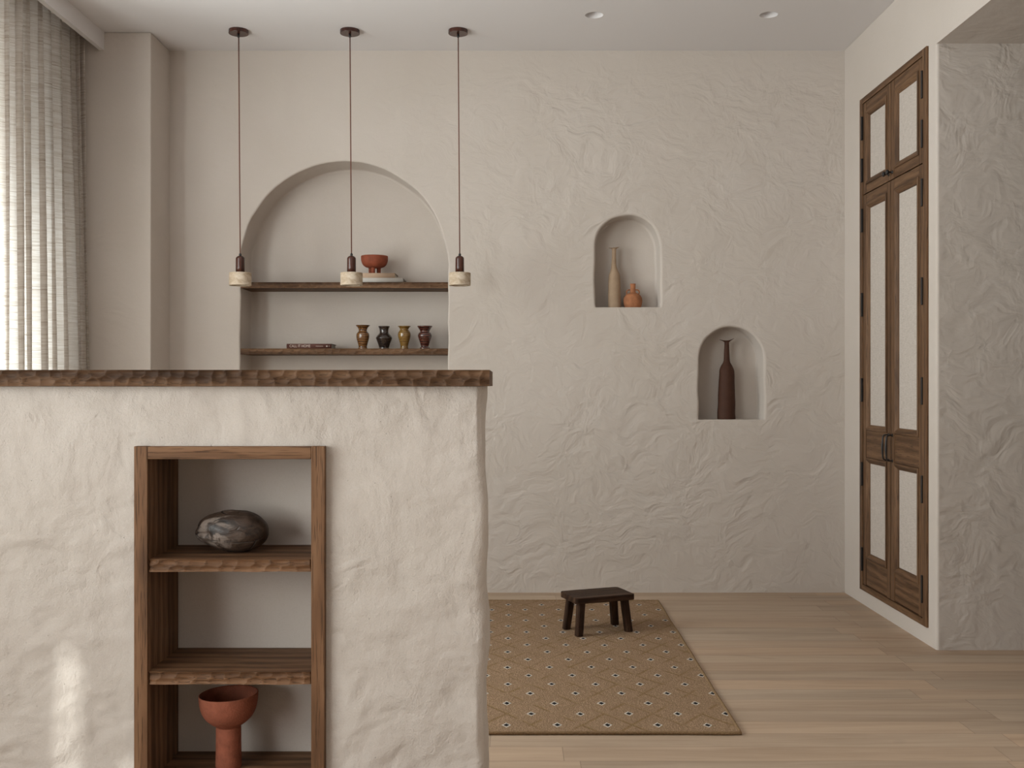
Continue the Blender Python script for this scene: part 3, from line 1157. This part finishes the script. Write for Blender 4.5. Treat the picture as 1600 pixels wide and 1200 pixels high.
def vessel_profile(outer, wall=0.004, floor=0.006):
    """Outer profile bottom to lip, then back down the inside."""
    o = spline(outer)
    inner = [(max(r - wall, 0.0015), z) for r, z in reversed(o) if z > floor]
    return [(0, o[0][1])] + o + inner + [(0, floor)]


# tall pedestal bowl
D = 2.60
bx = P(357.2, 0, D).x
zs = 0.1834
tb = thing('pedestal_bowl', (bx, D, zs), 'red clay pedestal bowl on the lowest shelf of the counter unit', 'bowl')


def warp_ped(p):
    k = max(0, (p.z - 0.10) / 0.09)
    p.z += 0.0020 * k * (p.x / 0.074)
    return p


mb = MB()
foot = [(0, 0), (0.0315, 0), (0.0325, 0.004), (0.0318, 0.03), (0.0312, 0.07), (0.0312, 0.100), (0.0300, 0.1045)]
mb.lathe(foot + [(0.0, 0.1045)], (bx, D, zs), 56)
part('foot', mb, M['red_clay_stand'], tb)
bowl = [(0.0300, 0.1035), (0.0340, 0.1075), (0.0450, 0.1150), (0.0580, 0.1275), (0.0670, 0.1440), (0.0720, 0.1640), (0.0737, 0.1840)]
o_ = spline(bowl)
prof = [(0, 0.1035)] + o_ + [(0.0732, 0.1862), (0.0715, 0.1868), (0.0700, 0.1855)] + [(max(r - 0.0045, 0.002), z + 0.002) for r, z in reversed(o_) if z < 0.182 and z > 0.112] + [(0, 0.112)]
mb = MB()
mb.lathe(prof, (bx, D, zs), 72, warp=warp_ped)
part('bowl', mb, M['red_clay_stand'], tb)

# ------------------------------------------------------------------ niche shelves
S1Z, S2Z = 1.719, 1.3517
for zt, seed, lab in ((S1Z, 41, 'upper dark oak shelf in the big arched niche, with the footed bowl'),
                      (S2Z, 42, 'lower dark oak shelf in the big arched niche, with four glazed vases')):
    ts = thing('niche_shelf', (-0.929, 5.78, zt - 0.033), lab, 'shelf', 'oak shelves in the big niche')
    mb = carved_board(-1.5035, -0.3545, YB + 0.002, YB + 0.2295, zt - 0.0328, zt, 0.0065, 2, 0.045, seed, 0.004, 0.0008)
    part('board', mb, M['darkoak_x'], ts)


# ------------------------------------------------------------------ books
def book(name, x0, x1, yf, yb, z0, z1, cover, label, group=None, bow=0.0):
    t = thing(name, ((x0 + x1) / 2, (yf + yb) / 2, z0), label, 'book', group)
    th = 0.0028
    m = MB()
    m.box(x0, x1, yf + 0.004, yb, z0, z0 + th, 0.0006)
    m.box(x0, x1, yf + 0.004, yb, z1 - th, z1, 0.0006)
    # spine, slightly rounded
    n = 7
    prof = []
    for k in range(n + 1):
        a = PI * k / n
        prof.append((yf + 0.004 - 0.004 * math.sin(a), z0 + (z1 - z0) * k / n))
    vs = [(x0, y, z) for y, z in prof] + [(x1, y, z) for y, z in prof]
    vs += [(x0, y + 0.0028, z) for y, z in prof] + [(x1, y + 0.0028, z) for y, z in prof]
    W = n + 1
    fs = [(k, k + 1, W + k + 1, W + k) for k in range(n)] + [(2 * W + k + 1, 2 * W + k, 3 * W + k, 3 * W + k + 1) for k in range(n)]
    fs += [(k, k + 1, 2 * W + k + 1, 2 * W + k) for k in range(n)] + [(W + k + 1, W + k, 3 * W + k, 3 * W + k + 1) for k in range(n)]
    m.add(vs, fs, 0, True)
    part('cover', m, cover, t)
    m = MB()
    m.box(x0 + 0.004, x1 - 0.004, yf + 0.006, yb - 0.004, z0 + th, z1 - th)
    part('page_block', m, M['paper'], t, 'cream page block')
    return t


wb = book('book', P(537, 0, 5.69).x, P(629.5, 0, 5.69).x, 5.69, 5.885, S1Z, S1Z + 0.0262, M['cover_white'],
          'large white book lying flat on the upper niche shelf under the tan book', 'books on the upper niche shelf')
zb2 = S1Z + 0.0262
tb2 = book('book', P(543, 0, 5.695).x, P(617.2, 0, 5.695).x, 5.695, 5.862, zb2, zb2 + 0.0275, M['cover_tan'],
           'tan book lying under the footed bowl, on top of the white book', 'books on the upper niche shelf')
hb = book('book', P(447.7, 0, 5.70).x, P(517.8, 0, 5.70).x, 5.70, 5.865, S2Z, S2Z + 0.0272, M['cover_brown'],
          'maroon book titled CALL IT HOME lying on the lower niche shelf')


def lettering(text, size, loc, sx, name, parent, mat, depth=0.0003):
    cu = bpy.data.curves.new(name, 'FONT')
    cu.body = text
    cu.size = size
    cu.extrude = depth
    cu.align_y = 'CENTER'
    o = bpy.data.objects.new(name, cu)
    COL.objects.link(o)
    bpy.context.view_layer.update()
    me = bpy.data.meshes.new_from_object(o.evaluated_get(bpy.context.evaluated_depsgraph_get()))
    bpy.data.objects.remove(o)
    R = Matrix.Rotation(PI / 2, 4, 'X')
    me.transform(Matrix.Translation(Vector(loc) - ORIGIN[parent.name]) @ R @ Matrix.Diagonal((sx, 1, 1, 1)))
    me.materials.clear()
    me.materials.append(mat)
    ob = bpy.data.objects.new(name, me)
    COL.objects.link(ob)
    ob.parent = parent
    return ob


zm = S2Z + 0.0136
yl = 5.6995
bx0 = P(447.7, 0, 5.70).x
lettering('CALL IT HOME', 0.0205, (bx0 + 0.0165, yl, zm + 0.0005), 0.86, 'title', hb, M['lettering'])
mb = MB()
for k in range(11):
    mb.box(bx0 + 0.163 + k * 0.0037, bx0 + 0.1655 + k * 0.0037, yl - 0.0003, yl + 0.0003, zm - 0.0012, zm + 0.0014)
mb.box(bx0 + 0.220, bx0 + 0.226, yl - 0.0003, yl + 0.0003, zm - 0.0028, zm + 0.0032)
mb.box(bx0 + 0.2275, bx0 + 0.2285, yl - 0.0003, yl + 0.0003, zm - 0.0038, zm + 0.0042)
mb.box(bx0 + 0.2365, bx0 + 0.2378, yl - 0.0003, yl + 0.0003, zm - 0.0045, zm + 0.0045)
part('subtitle', mb, M['lettering'], hb)

# ------------------------------------------------------------------ footed red bowl on the books
D = 5.772
zb = zb2 + 0.0275
rx = P(585.2, 0, D).x
fb = thing('footed_bowl', (rx, D, zb), 'red clay bowl on stubby legs, standing on the stacked books', 'bowl')
outer = [(0.018, 0.0350), (0.034, 0.0362), (0.052, 0.0420), (0.066, 0.0540), (0.0735, 0.0720), (0.0758, 0.0900), (0.0758, 0.1010)]
o_ = spline(outer)
prof = [(0, 0.0350)] + o_ + [(0.0745, 0.1030), (0.0722, 0.1015)] + [(max(r - 0.005, 0.002), z + 0.001) for r, z in reversed(o_) if 0.046 < z < 0.098] + [(0, 0.0455)]
mb = MB()
mb.lathe(prof, (rx, D, zb), 64)
part('bowl', mb, M['red_clay'], fb)
for a in (-95, 25, 145):
    ca, sa = math.cos(math.radians(a)), math.sin(math.radians(a))
    mb = MB()
    r0 = 0.027
    mb.lathe([(0, 0), (0.0108, 0), (0.0113, 0.002), (0.0113, 0.020), (0.0118, 0.0385), (0, 0.0385)], (rx + r0 * ca - 0.002, D + r0 * sa, zb), 24)
    part('leg', mb, M['red_clay'], fb)

# ------------------------------------------------------------------ four glazed vases
CP = 0.000603      # metres per crop pixel
VASES = [
    ('glaze_amber', 566.9, 'amber brown glazed vase beside the black vase, leftmost of the four',
     [(42, 0), (42, 8), (39, 22), (47, 55), (58, 95), (61, 122), (57, 144), (42, 162), (38, 174), (46, 196), (64, 214), (66, 221)]),
    ('glaze_black', 600.1, 'black speckled glazed vase with the widest belly',
     [(48, 0), (48, 8), (46, 16), (60, 58), (74, 92), (76, 104), (64, 124), (44, 146), (41, 165), (44, 186), (53, 206), (53, 212)]),
    ('glaze_gold', 631.7, 'mustard yellow glazed vase between the black and the maroon vase',
     [(38, 0), (38, 8), (35, 24), (43, 60), (56, 102), (60, 128), (57, 152), (44, 174), (40, 184), (50, 200), (60, 208), (60, 213)]),
    ('glaze_red', 663.7, 'dark maroon glazed vase at the right end of the lower niche shelf',
     [(48, 0), (47, 10), (38, 20), (37, 30), (50, 72), (64, 112), (65, 128), (58, 146), (46, 158), (46, 170), (58, 190), (70, 207), (70, 214)]),
]
for i, (mk, px, lab, pr) in enumerate(VASES):
    D = 5.745
    x = P(px, 0, D).x
    tv = thing('vase', (x, D, S2Z), lab, 'vase', 'glazed vases on the lower niche shelf')
    out = [(r * CP, z * CP) for r, z in pr]
    mb = MB()
    mb.lathe(vessel_profile(out, 0.004, 0.006), (x, D, S2Z), 56)
    part('body', mb, M[mk], tv)


# ------------------------------------------------------------------ vessels in the small niches
def saddle_vase(name, px, D, z0, H, prof, mat, label, rimx, rimy, dip, lean=0.0, flare_h=0.012, nseed=0):
    x = P(px, 0, D).x
    t = thing(name, (x, D, z0), label, 'vase')
    zt = prof[-1][1]

    def warp(p):
        z = p.z
        k = max(0.0, (z - (zt - flare_h)) / flare_h)
        a = math.atan2(p.y, p.x)
        r = math.hypot(p.x, p.y)
        if k > 0:
            k = min(1.3, k)
            tx = rimx - prof[-1][0]
            ty = rimy - prof[-1][0]
            p.x += tx * k * math.cos(a) * (1 if r > 0.004 else r / 0.004)
            p.y += ty * k * math.sin(a)
            p.z += dip * k * (math.cos(a) ** 2) + 0.003 * k * math.cos(a)
        p.x += lean * (z / H) + 0.0022 * mnoise.noise(Vector((nseed, 0, z * 14)))
        s = 1 + 0.03 * mnoise.noise(Vector((p.x * 12 + nseed, p.y * 12, z * 9)))
        p.x *= s
        return p
    mb = MB()
    mb.lathe(vessel_profile(prof, 0.0035, 0.006), (x, D, z0), 48, warp=warp)
    part('body', mb, mat, t)
    return t


saddle_vase('tall_vase', 960.2, 5.745, N1['z0'], 0.345,
            [(0.0350, 0), (0.0356, 0.01), (0.0350, 0.08), (0.0342, 0.150), (0.0310, 0.185), (0.0200, 0.215), (0.0145, 0.240), (0.0122, 0.280), (0.0115, 0.318), (0.0118, 0.330), (0.013, 0.338)],
            M['beige_clay'], 'slender beige clay vase with a flared lip, in the upper small niche', 0.0305, 0.020, 0.003, -0.004, 0.006, 3)
saddle_vase('bottle_vase', 1135, 5.745, N2['z0'], 0.450,
            [(0.0495, 0), (0.0500, 0.008), (0.0475, 0.10), (0.0445, 0.190), (0.0422, 0.250), (0.0398, 0.277), (0.0300, 0.301), (0.0190, 0.321), (0.0162, 0.345), (0.0142, 0.390), (0.0130, 0.425), (0.0136, 0.435), (0.019, 0.441)],
            M['brown_clay'], 'tall dark brown clay bottle with a winged lip, alone in the lower small niche', 0.0430, 0.018, 0.009, 0.002, 0.009, 8)

D = 5.745
x = P(988.8, 0, D).x
tj = thing('jug', (x, D, N1['z0']), 'small orange terracotta jug with two loop handles, beside the beige vase', 'jug')
out = [(0.0430, 0), (0.0455, 0.006), (0.0505, 0.022), (0.0525, 0.040), (0.0500, 0.058), (0.0400, 0.074), (0.0250, 0.083), (0.0170, 0.088), (0.0150, 0.098), (0.0145, 0.120), (0.0150, 0.132), (0.0165, 0.137)]
mb = MB()
mb.lathe(vessel_profile(out, 0.003, 0.006), (x, D, N1['z0']), 48)
part('body', mb, M['terracotta'], tj)
for s in (-1, 1):
    mb = MB()
    pth = []
    for k in range(13):
        a = -PI / 2 + PI * k / 12
        cxr = 0.0215
        pth.append((x + s * (cxr + 0.0145 * math.cos(a) - (0.006 if k == 12 else 0)), D, N1['z0'] + 0.088 + 0.0145 * math.sin(a) + (0.001 if k else -0.006)))
    mb.tube(pth, 0.0036, 10)
    part('handle', mb, M['terracotta'], tj)


# ------------------------------------------------------------------ pendants
def build_pendant():
    cx, cy = P(372.8, 0, 5.341).x, 5.341
    t = thing('pendant_lamp', (cx, cy, ZC), '', 'pendant lamp', 'pendant lamps in a row')
    dx = 0.0085                     # the lamp hangs a touch to the right of its ceiling rose
    m = MB()
    m.lathe([(0, 0), (0.0505, 0), (0.0508, -0.002), (0.0508, -0.0175), (0.0500, -0.0188), (0, -0.0188)], (cx, cy, ZC), 56, smooth=False)
    part('canopy', m, M['mahogany'], t)
    m = MB()
    m.lathe([(0, 0), (0.0065, 0), (0.0065, -0.016), (0.0045, -0.020), (0, -0.020)], (cx, cy, ZC - 0.0188), 20)
    part('strain_relief', m, M['black_metal'], t)
    zt = P(0, 399.5, 5.341).z
    zb = P(0, 426.3, 5.341).z
    zs_ = zb - 0.0665
    m = MB()
    m.tube([(cx + 0.0006, cy, ZC - 0.03), (cx + dx * 0.5, cy, (ZC + zt) / 2), (cx + dx, cy, zt + 0.004)], 0.0031, 10)
    part('cord', m, M['cord'], t)
    m = MB()
    m.lathe([(0, 0.012), (0.0030, 0.012), (0.0062, 0.009), (0.0066, 0.004), (0.0066, -0.003), (0, -0.003)], (cx + dx, cy, zt), 20)
    part('cord_grip', m, M['black_metal'], t)
    m = MB()
    H = zt - zb
    pr = [(0, H)] + [(0.0225 * math.sin(a), H - 0.016 + 0.016 * math.cos(a)) for a in [PI / 2 * k / 8 for k in range(1, 9)]] + [(0.0229, 0.03), (0.0229, 0.0), (0, 0)]
    m.lathe(pr, (cx + dx, cy, zb), 40)
    part('stem', m, M['mahogany'], t)
    m = MB()
    h = 0.0665
    pr = [(0, 0), (0.0555, 0), (0.0573, -0.0018), (0.0573, -h + 0.0018), (0.0558, -h), (0.0455, -h), (0.0445, -h + 0.002), (0.0445, -0.014), (0, -0.014)]
    m.lathe(pr, (cx + dx, cy, zb), 64, smooth=False)
    sh = part('shade', m, M['travertine'], t)
    m = MB()
    m.lathe([(0, -0.013), (0.022, -0.014), (0.024, -0.03), (0.018, -0.045), (0, -0.050)], (cx + dx, cy, zb), 28)
    part('bulb', m, M['white_paint'], sh)
    return t


pend = build_pendant()
PL = ['travertine pendant lamp at the left edge of the big niche, nearest the curtain',
      'travertine pendant lamp hanging beside the red footed bowl and books',
      'travertine pendant lamp at the right edge of the big niche']
pend['label'] = PL[0]
for px, lab in ((546.7, PL[1]), (715.8, PL[2])):
    c = copy_tree(pend)
    c.location.x = P(px, 0, 5.341).x
    c['label'] = lab

# ------------------------------------------------------------------ recessed lights
for i, (cx, cy) in enumerate(DL):
    t = thing('recessed_light', (cx, cy, ZC), ('unlit recessed ceiling light nearer the pendant lamps', 'unlit recessed ceiling light nearer the wardrobe')[i], 'ceiling light', 'recessed ceiling lights')
    m = MB()
    m.lathe([(DR + 0.0001, 0.0), (DR - 0.001, 0.004), (DR - 0.004, 0.02), (DR - 0.010, 0.045), (0.026, 0.060)], (cx, cy, ZC), 40)
    part('reflector', m, M['ceiling'], t, fixn=False)
    m = MB()
    m.lathe([(0.0265, 0.060), (0.020, 0.057), (0.0, 0.055)], (cx, cy, ZC), 32)
    part('lamp', m, M['white_paint'], t, fixn=False)


# ------------------------------------------------------------------ built-in wardrobe
def build_wardrobe():
    XF = XR - 0.010                          # face of the frame
    w = thing('wardrobe', (XR, (WY0 + WY1) / 2, WZ0), 'tall built-in oak wardrobe with linen door panels in the right wall', 'wardrobe')
    jy0, jy1, jz0, jz1 = 4.572, 5.358, 0.108, 2.620
    xb = XR + 0.030
    m = MB()
    m.box(XF, xb, WY0, jy0, WZ0, WZ1, 0.0015)
    m.box(XF, xb, jy1, WY1, WZ0, WZ1, 0.0015)
    m.box(XF + 0.0002, xb, jy0, jy1, jz1, WZ1, 0.0015, 1)
    m.box(XF + 0.0002, xb, jy0, jy1, WZ0, jz0, 0.0015, 1)
    part('frame', m, [M['ward_z'], M['ward_y']], w)
    m = MB()
    m.box(xb, xb + 0.012, WY0, WY1, WZ0, WZ1)
    part('back_board', m, M['stool_z'], w)
    gap = 0.0030
    ym = (jy0 + jy1) / 2
    XD = XF + 0.004                          # face of the doors
    st = 0.046
    mo = 0.030

    def door(name, y0, y1, z0, z1, fields, near):
        """fields: list of (z0, z1, kind) between the stiles."""
        m = MB()
        y0 += gap
        y1 -= gap
        z0 += gap
        z1 -= gap
        xt = XD + 0.020
        m.box(XD, xt, y0, y0 + st, z0, z1, 0.0008)
        m.box(XD, xt, y1 - st, y1, z0, z1, 0.0008)
        # rails: everything the fields leave
        edges = sorted([z0] + [q for f in fields for q in f[:2]] + [z1])
        for a, b in zip(edges[::2], edges[1::2]):
            if b - a > 0.004:
                m.box(XD + 0.0005, xt, y0 + st + 0.0016, y1 - st - 0.0016, a, b, 0.0008, 1)
        subs = []
        for (a, b, kind) in fields:
            ya_, yb_ = y0 + st + 0.0016, y1 - st - 0.0016
            if kind == 'linen':
                # moulding mitred round the panel
                prof = [(0.0, XD - 0.003), (0.004, XD - 0.0055), (0.012, XD - 0.0045), (0.016, XD - 0.001), (mo - 0.003, XD + 0.007), (mo, XD + 0.013)]
                rings = []
                for ins, xx in prof:
                    rings.append([(xx, ya_ + ins, a + ins), (xx, yb_ - ins, a + ins), (xx, yb_ - ins, b - ins), (xx, ya_ + ins, b - ins)])
                rings.insert(0, [(XD + 0.004, p[1], p[2]) for p in rings[0]])
                vs = [p for r in rings for p in r]
                for k in range(len(rings) - 1):
                    for q in range(4):
                        q2 = (q + 1) % 4
                        m.add([rings[k][q], rings[k][q2], rings[k + 1][q2], rings[k + 1][q]], [(0, 1, 2, 3)], 1 if q in (0, 2) else 0)
                subs.append(('fabric_panel', (XD + 0.012, XD + 0.016, ya_ + mo - 0.004, yb_ - mo + 0.004, a + mo - 0.004, b - mo + 0.004), M['linen']))
            else:
                subs.append(('wood_panel', (XD + 0.0015, XD + 0.016, ya_, yb_, a + 0.0016, b - 0.0016), M['ward_y']))
        d = part(name, m, [M['ward_z'], M['ward_y']], w, fixn=True)
        for nm, bx_, mt in subs:
            s = MB()
            s.box(*bx_, 0.0006)
            part(nm, s, mt, d, 'pale woven linen panel' if nm == 'fabric_panel' else None)
        return d

    zdiv = 2.142
    up = [(2.219 - mo, 2.540 + mo, 'linen')]
    lo = [(0.108 + 0.004, 0.2527, 'wood'), (0.2527, 0.756 + mo * 0.6, 'linen'), (0.756 + mo * 0.6, 0.9165, 'wood'), (0.9165, 2.062 + mo, 'linen')]
    lo = [(0.1125, 0.2500, 'wood'), (0.2500, 0.7740, 'linen'), (0.7740, 0.9150, 'wood'), (0.9150, 2.062 + mo, 'linen')]
    doors = []
    for (y0, y1, near) in ((ym, jy1, False), (jy0, ym, True)):
        du = door('upper_door', y0, y1, zdiv, jz1, up, near)
        dl = door('lower_door', y0, y1, jz0, zdiv, lo, near)
        yk = ym + (0.024 if not near else -0.024)
        k = MB()
        k.lathe([(0, -0.001), (0.0085, -0.001), (0.0085, 0.0015), (0.0048, 0.003), (0.0042, 0.014), (0.0080, 0.019), (0.0120, 0.0235), (0.0128, 0.0275), (0.0100, 0.0315), (0, 0.0330)],
                (XD, yk, 2.177), 24, axis='x')
        part('knob', k, M['black_metal'], du, 'black metal knob')
        h = MB()
        zt, zbm = 0.908, 0.784
        pth, rads = [], []
        pts = [(0.000, zt), (0.010, zt), (0.018, zt - 0.0005), (0.0255, zt - 0.004), (0.0290, zt - 0.011), (0.0300, zt - 0.022), (0.0312, zt - 0.040), (0.0318, (zt + zbm) / 2),
               (0.0312, zbm + 0.040), (0.0300, zbm + 0.022), (0.0290, zbm + 0.011), (0.0255, zbm + 0.004), (0.018, zbm + 0.0005), (0.010, zbm), (0.0, zbm)]
        for i, (o_, z) in enumerate(pts):
            pth.append((XD - o_, yk, z))
            rads.append([0.0040, 0.0036, 0.0036, 0.0040, 0.0042, 0.0042, 0.0050, 0.0062, 0.0050, 0.0042, 0.0042, 0.0040, 0.0036, 0.0036, 0.0040][i])
        h.tube(pth, rads, 12)
        for z in (zt, zbm):
            h.lathe([(0, -0.001), (0.0078, -0.001), (0.0078, 0.0025), (0.0050, 0.0040), (0, 0.0045)], (XD, yk, z), 20, axis='x')
        part('handle', h, M['black_metal'], dl, 'black metal pull handle')
    for y in (jy0 - 0.001, jy1 + 0.001):
        for z in (2.4915, 2.272, 2.0097, 1.5695, 1.1236, 0.6847, 0.240):
            h = MB()
            h.box(XF - 0.006, XF + 0.006, y - 0.0068, y + 0.0068, z - 0.0615, z + 0.0615, 0.0015)
            for k in (-0.0615, 0.0575):
                h.lathe([(0, 0), (0.0062, 0), (0.0072, 0.002), (0.0062, 0.004), (0, 0.004)], (XF - 0.001, y, z + k), 10)
            part('hinge', h, M['black_metal'], w, 'slim black hinge')


build_wardrobe()

# ------------------------------------------------------------------ rug
RZ = 0.008
RX0, RX1, RY0, RY1 = -1.45, 0.762, 3.372, 5.425
tr = thing('rug', ((RX0 + RX1) / 2, (RY0 + RY1) / 2, 0), 'flat-woven tan rug with rows of small black and white diamonds under the stool', 'rug')
mb = MB()
n = 60


def edge_wob(t, s):
    return 0.004 * mnoise.noise(Vector((t * 7, s, 0)))


vs, fs = [], []
nx, ny = 40, 40
for j in range(ny + 1):
    for i in range(nx + 1):
        u, v = i / nx, j / ny
        x = RX0 + (RX1 - RX0) * u + (edge_wob(v, 3.0) if i in (0, nx) else 0) + 0.02 * (v - 0.5) * (1 if i == nx else 0)
        y = RY0 + (RY1 - RY0) * v + (edge_wob(u * 1.4, 9.0) if j in (0, ny) else 0)
        z = RZ + 0.0012 * mnoise.noise(Vector((x * 4, y * 4, 0)))
        vs.append((x, y, z))
W = nx + 1
for j in range(ny):
    for i in range(nx):
        a = j * W + i
        fs.append((a, a + 1, a + W + 1, a + W))
mb.add(vs, fs, 0, True)
rim = [i for i in range(W)] + [j * W + nx for j in range(1, ny + 1)] + [ny * W + i for i in range(nx - 1, -1, -1)] + [j * W for j in range(ny - 1, 0, -1)]
rv = [vs[i] for i in rim]
nr = len(rv)
mb.add(rv + [(p[0], p[1], 0.001) for p in rv], [(k, (k + 1) % nr, nr + (k + 1) % nr, nr + k) for k in range(nr)], 0, False)
# origin kept at the world origin so the woven lattice sits where it lies
ro = part('weave', mb, M['rug'], tr, fixn=False, offset=(0, 0, 0))
ro.location = -Vector(tr.location)
mb = MB()
bind = []
for k in range(nr):
    p0, p1 = Vector(rv[k]), Vector(rv[(k + 1) % nr])
    m_ = max(1, int((p1 - p0).length / 0.012))
    for q in range(m_):
        bind.append(p0.lerp(p1, q / m_))
bind.append(bind[0])
path = [(p.x, p.y, 0.0062) for p in bind]
rads = [0.0056 + 0.0009 * (k % 2) for k in range(len(path))]
mb.tube(path, rads, 8, caps=False)
part('binding', mb, M['rug_edge'], tr, 'darker bound edge')

# ------------------------------------------------------------------ stool
ST = RZ + 0.0005
c0 = Vector((0.2902, 4.629))
U = Vector((0.9355, 0.3534))
V = Vector((-0.361, 0.933))
V = Vector((-U.y, U.x))
SL, SW, SH, STK = 0.300, 0.188, 0.184, 0.027
ctr = c0 + U * SL / 2 + V * SW / 2
ts = thing('footstool', (ctr.x, ctr.y, ST), 'low dark brown wooden stool standing on the rug', 'stool')
ts.rotation_euler = (0, 0, math.atan2(U.y, U.x))


def slab():
    bm = bmesh.new()
    r, n = 0.016, 5
    loop = []
    for (sx, sy, a0) in ((1, 1, 0), (-1, 1, 90), (-1, -1, 180), (1, -1, 270)):
        for k in range(n + 1):
            a = math.radians(a0 + 90 * k / n)
            loop.append((sx * (SL / 2 - r) + r * math.cos(a), sy * (SW / 2 - r) + r * math.sin(a)))
    # refine the outline so the hand-worn edge can waver
    fine = []
    for a, b in zip(loop, loop[1:] + loop[:1]):
        m_ = max(1, int(math.hypot(b[0] - a[0], b[1] - a[1]) / 0.02))
        for q in range(m_):
            t = q / m_
            x, y = a[0] + (b[0] - a[0]) * t, a[1] + (b[1] - a[1]) * t
            w = 1 + 0.012 * mnoise.noise(Vector((x * 22, y * 22, 1)))
            fine.append((x * w, y * w))
    vs = [bm.verts.new((x, y, SH - STK - ST + 0.0012 * mnoise.noise(Vector((x * 20, y * 20, 5))))) for x, y in fine]
    f = bm.faces.new(vs)
    ret = bmesh.ops.extrude_face_region(bm, geom=[f])
    for v in ret['geom']:
        if isinstance(v, bmesh.types.BMVert):
            v.co.z = SH - ST + 0.0012 * mnoise.noise(Vector((v.co.x * 20, v.co.y * 20, 2)))
    hor = [e for e in bm.edges if abs(e.verts[0].co.z - e.verts[1].co.z) < 0.006 and len(e.link_faces) == 2 and abs(e.link_faces[0].normal.z - e.link_faces[1].normal.z) > 0.5]
    bm.normal_update()
    hor = [e for e in bm.edges if len(e.link_faces) == 2 and abs(abs(e.link_faces[0].normal.z) - abs(e.link_faces[1].normal.z)) > 0.5]
    bmesh.ops.bevel(bm, geom=hor, offset=0.0035, segments=3, affect='EDGES', profile=0.5)
    m = MB()
    m.bm(bm, 0, False)
    o = m.build('seat', M['stool_x'])
    o.parent = ts


slab()
for sx in (-1, 1):
    for sy in (-1, 1):
        m = MB()
        tx, ty = sx * (SL / 2 - 0.040), sy * (SW / 2 - 0.036)
        bx_, by_ = sx * (SL / 2 - 0.024), sy * (SW / 2 - 0.023)
        h1 = SH - STK - ST + 0.002
        w0, w1 = 0.0165, 0.0172
        ring = []
        for (cx, cy, z, w) in ((bx_, by_, 0.0, w0 * 0.94), (bx_, by_, 0.003, w0), ((bx_ + tx) / 2, (by_ + ty) / 2, h1 / 2, 0.0168), (tx, ty, h1, w1)):
            c = 0.005
            ring.append([(cx + a, cy + b, z) for a, b in ((w, w - c), (w - c, w), (-w + c, w), (-w, w - c), (-w, -w + c), (-w + c, -w), (w - c, -w), (w, -w + c))])
        vs = [p for r in ring for p in r]
        fs = [tuple(reversed(range(8))), tuple(24 + k for k in range(8))]
        for i in range(3):
            for k in range(8):
                fs.append((i * 8 + k, i * 8 + (k + 1) % 8, (i + 1) * 8 + (k + 1) % 8, (i + 1) * 8 + k))
        m.add(vs, fs)
        o = m.build('leg', M['stool_z'])
        o.parent = ts
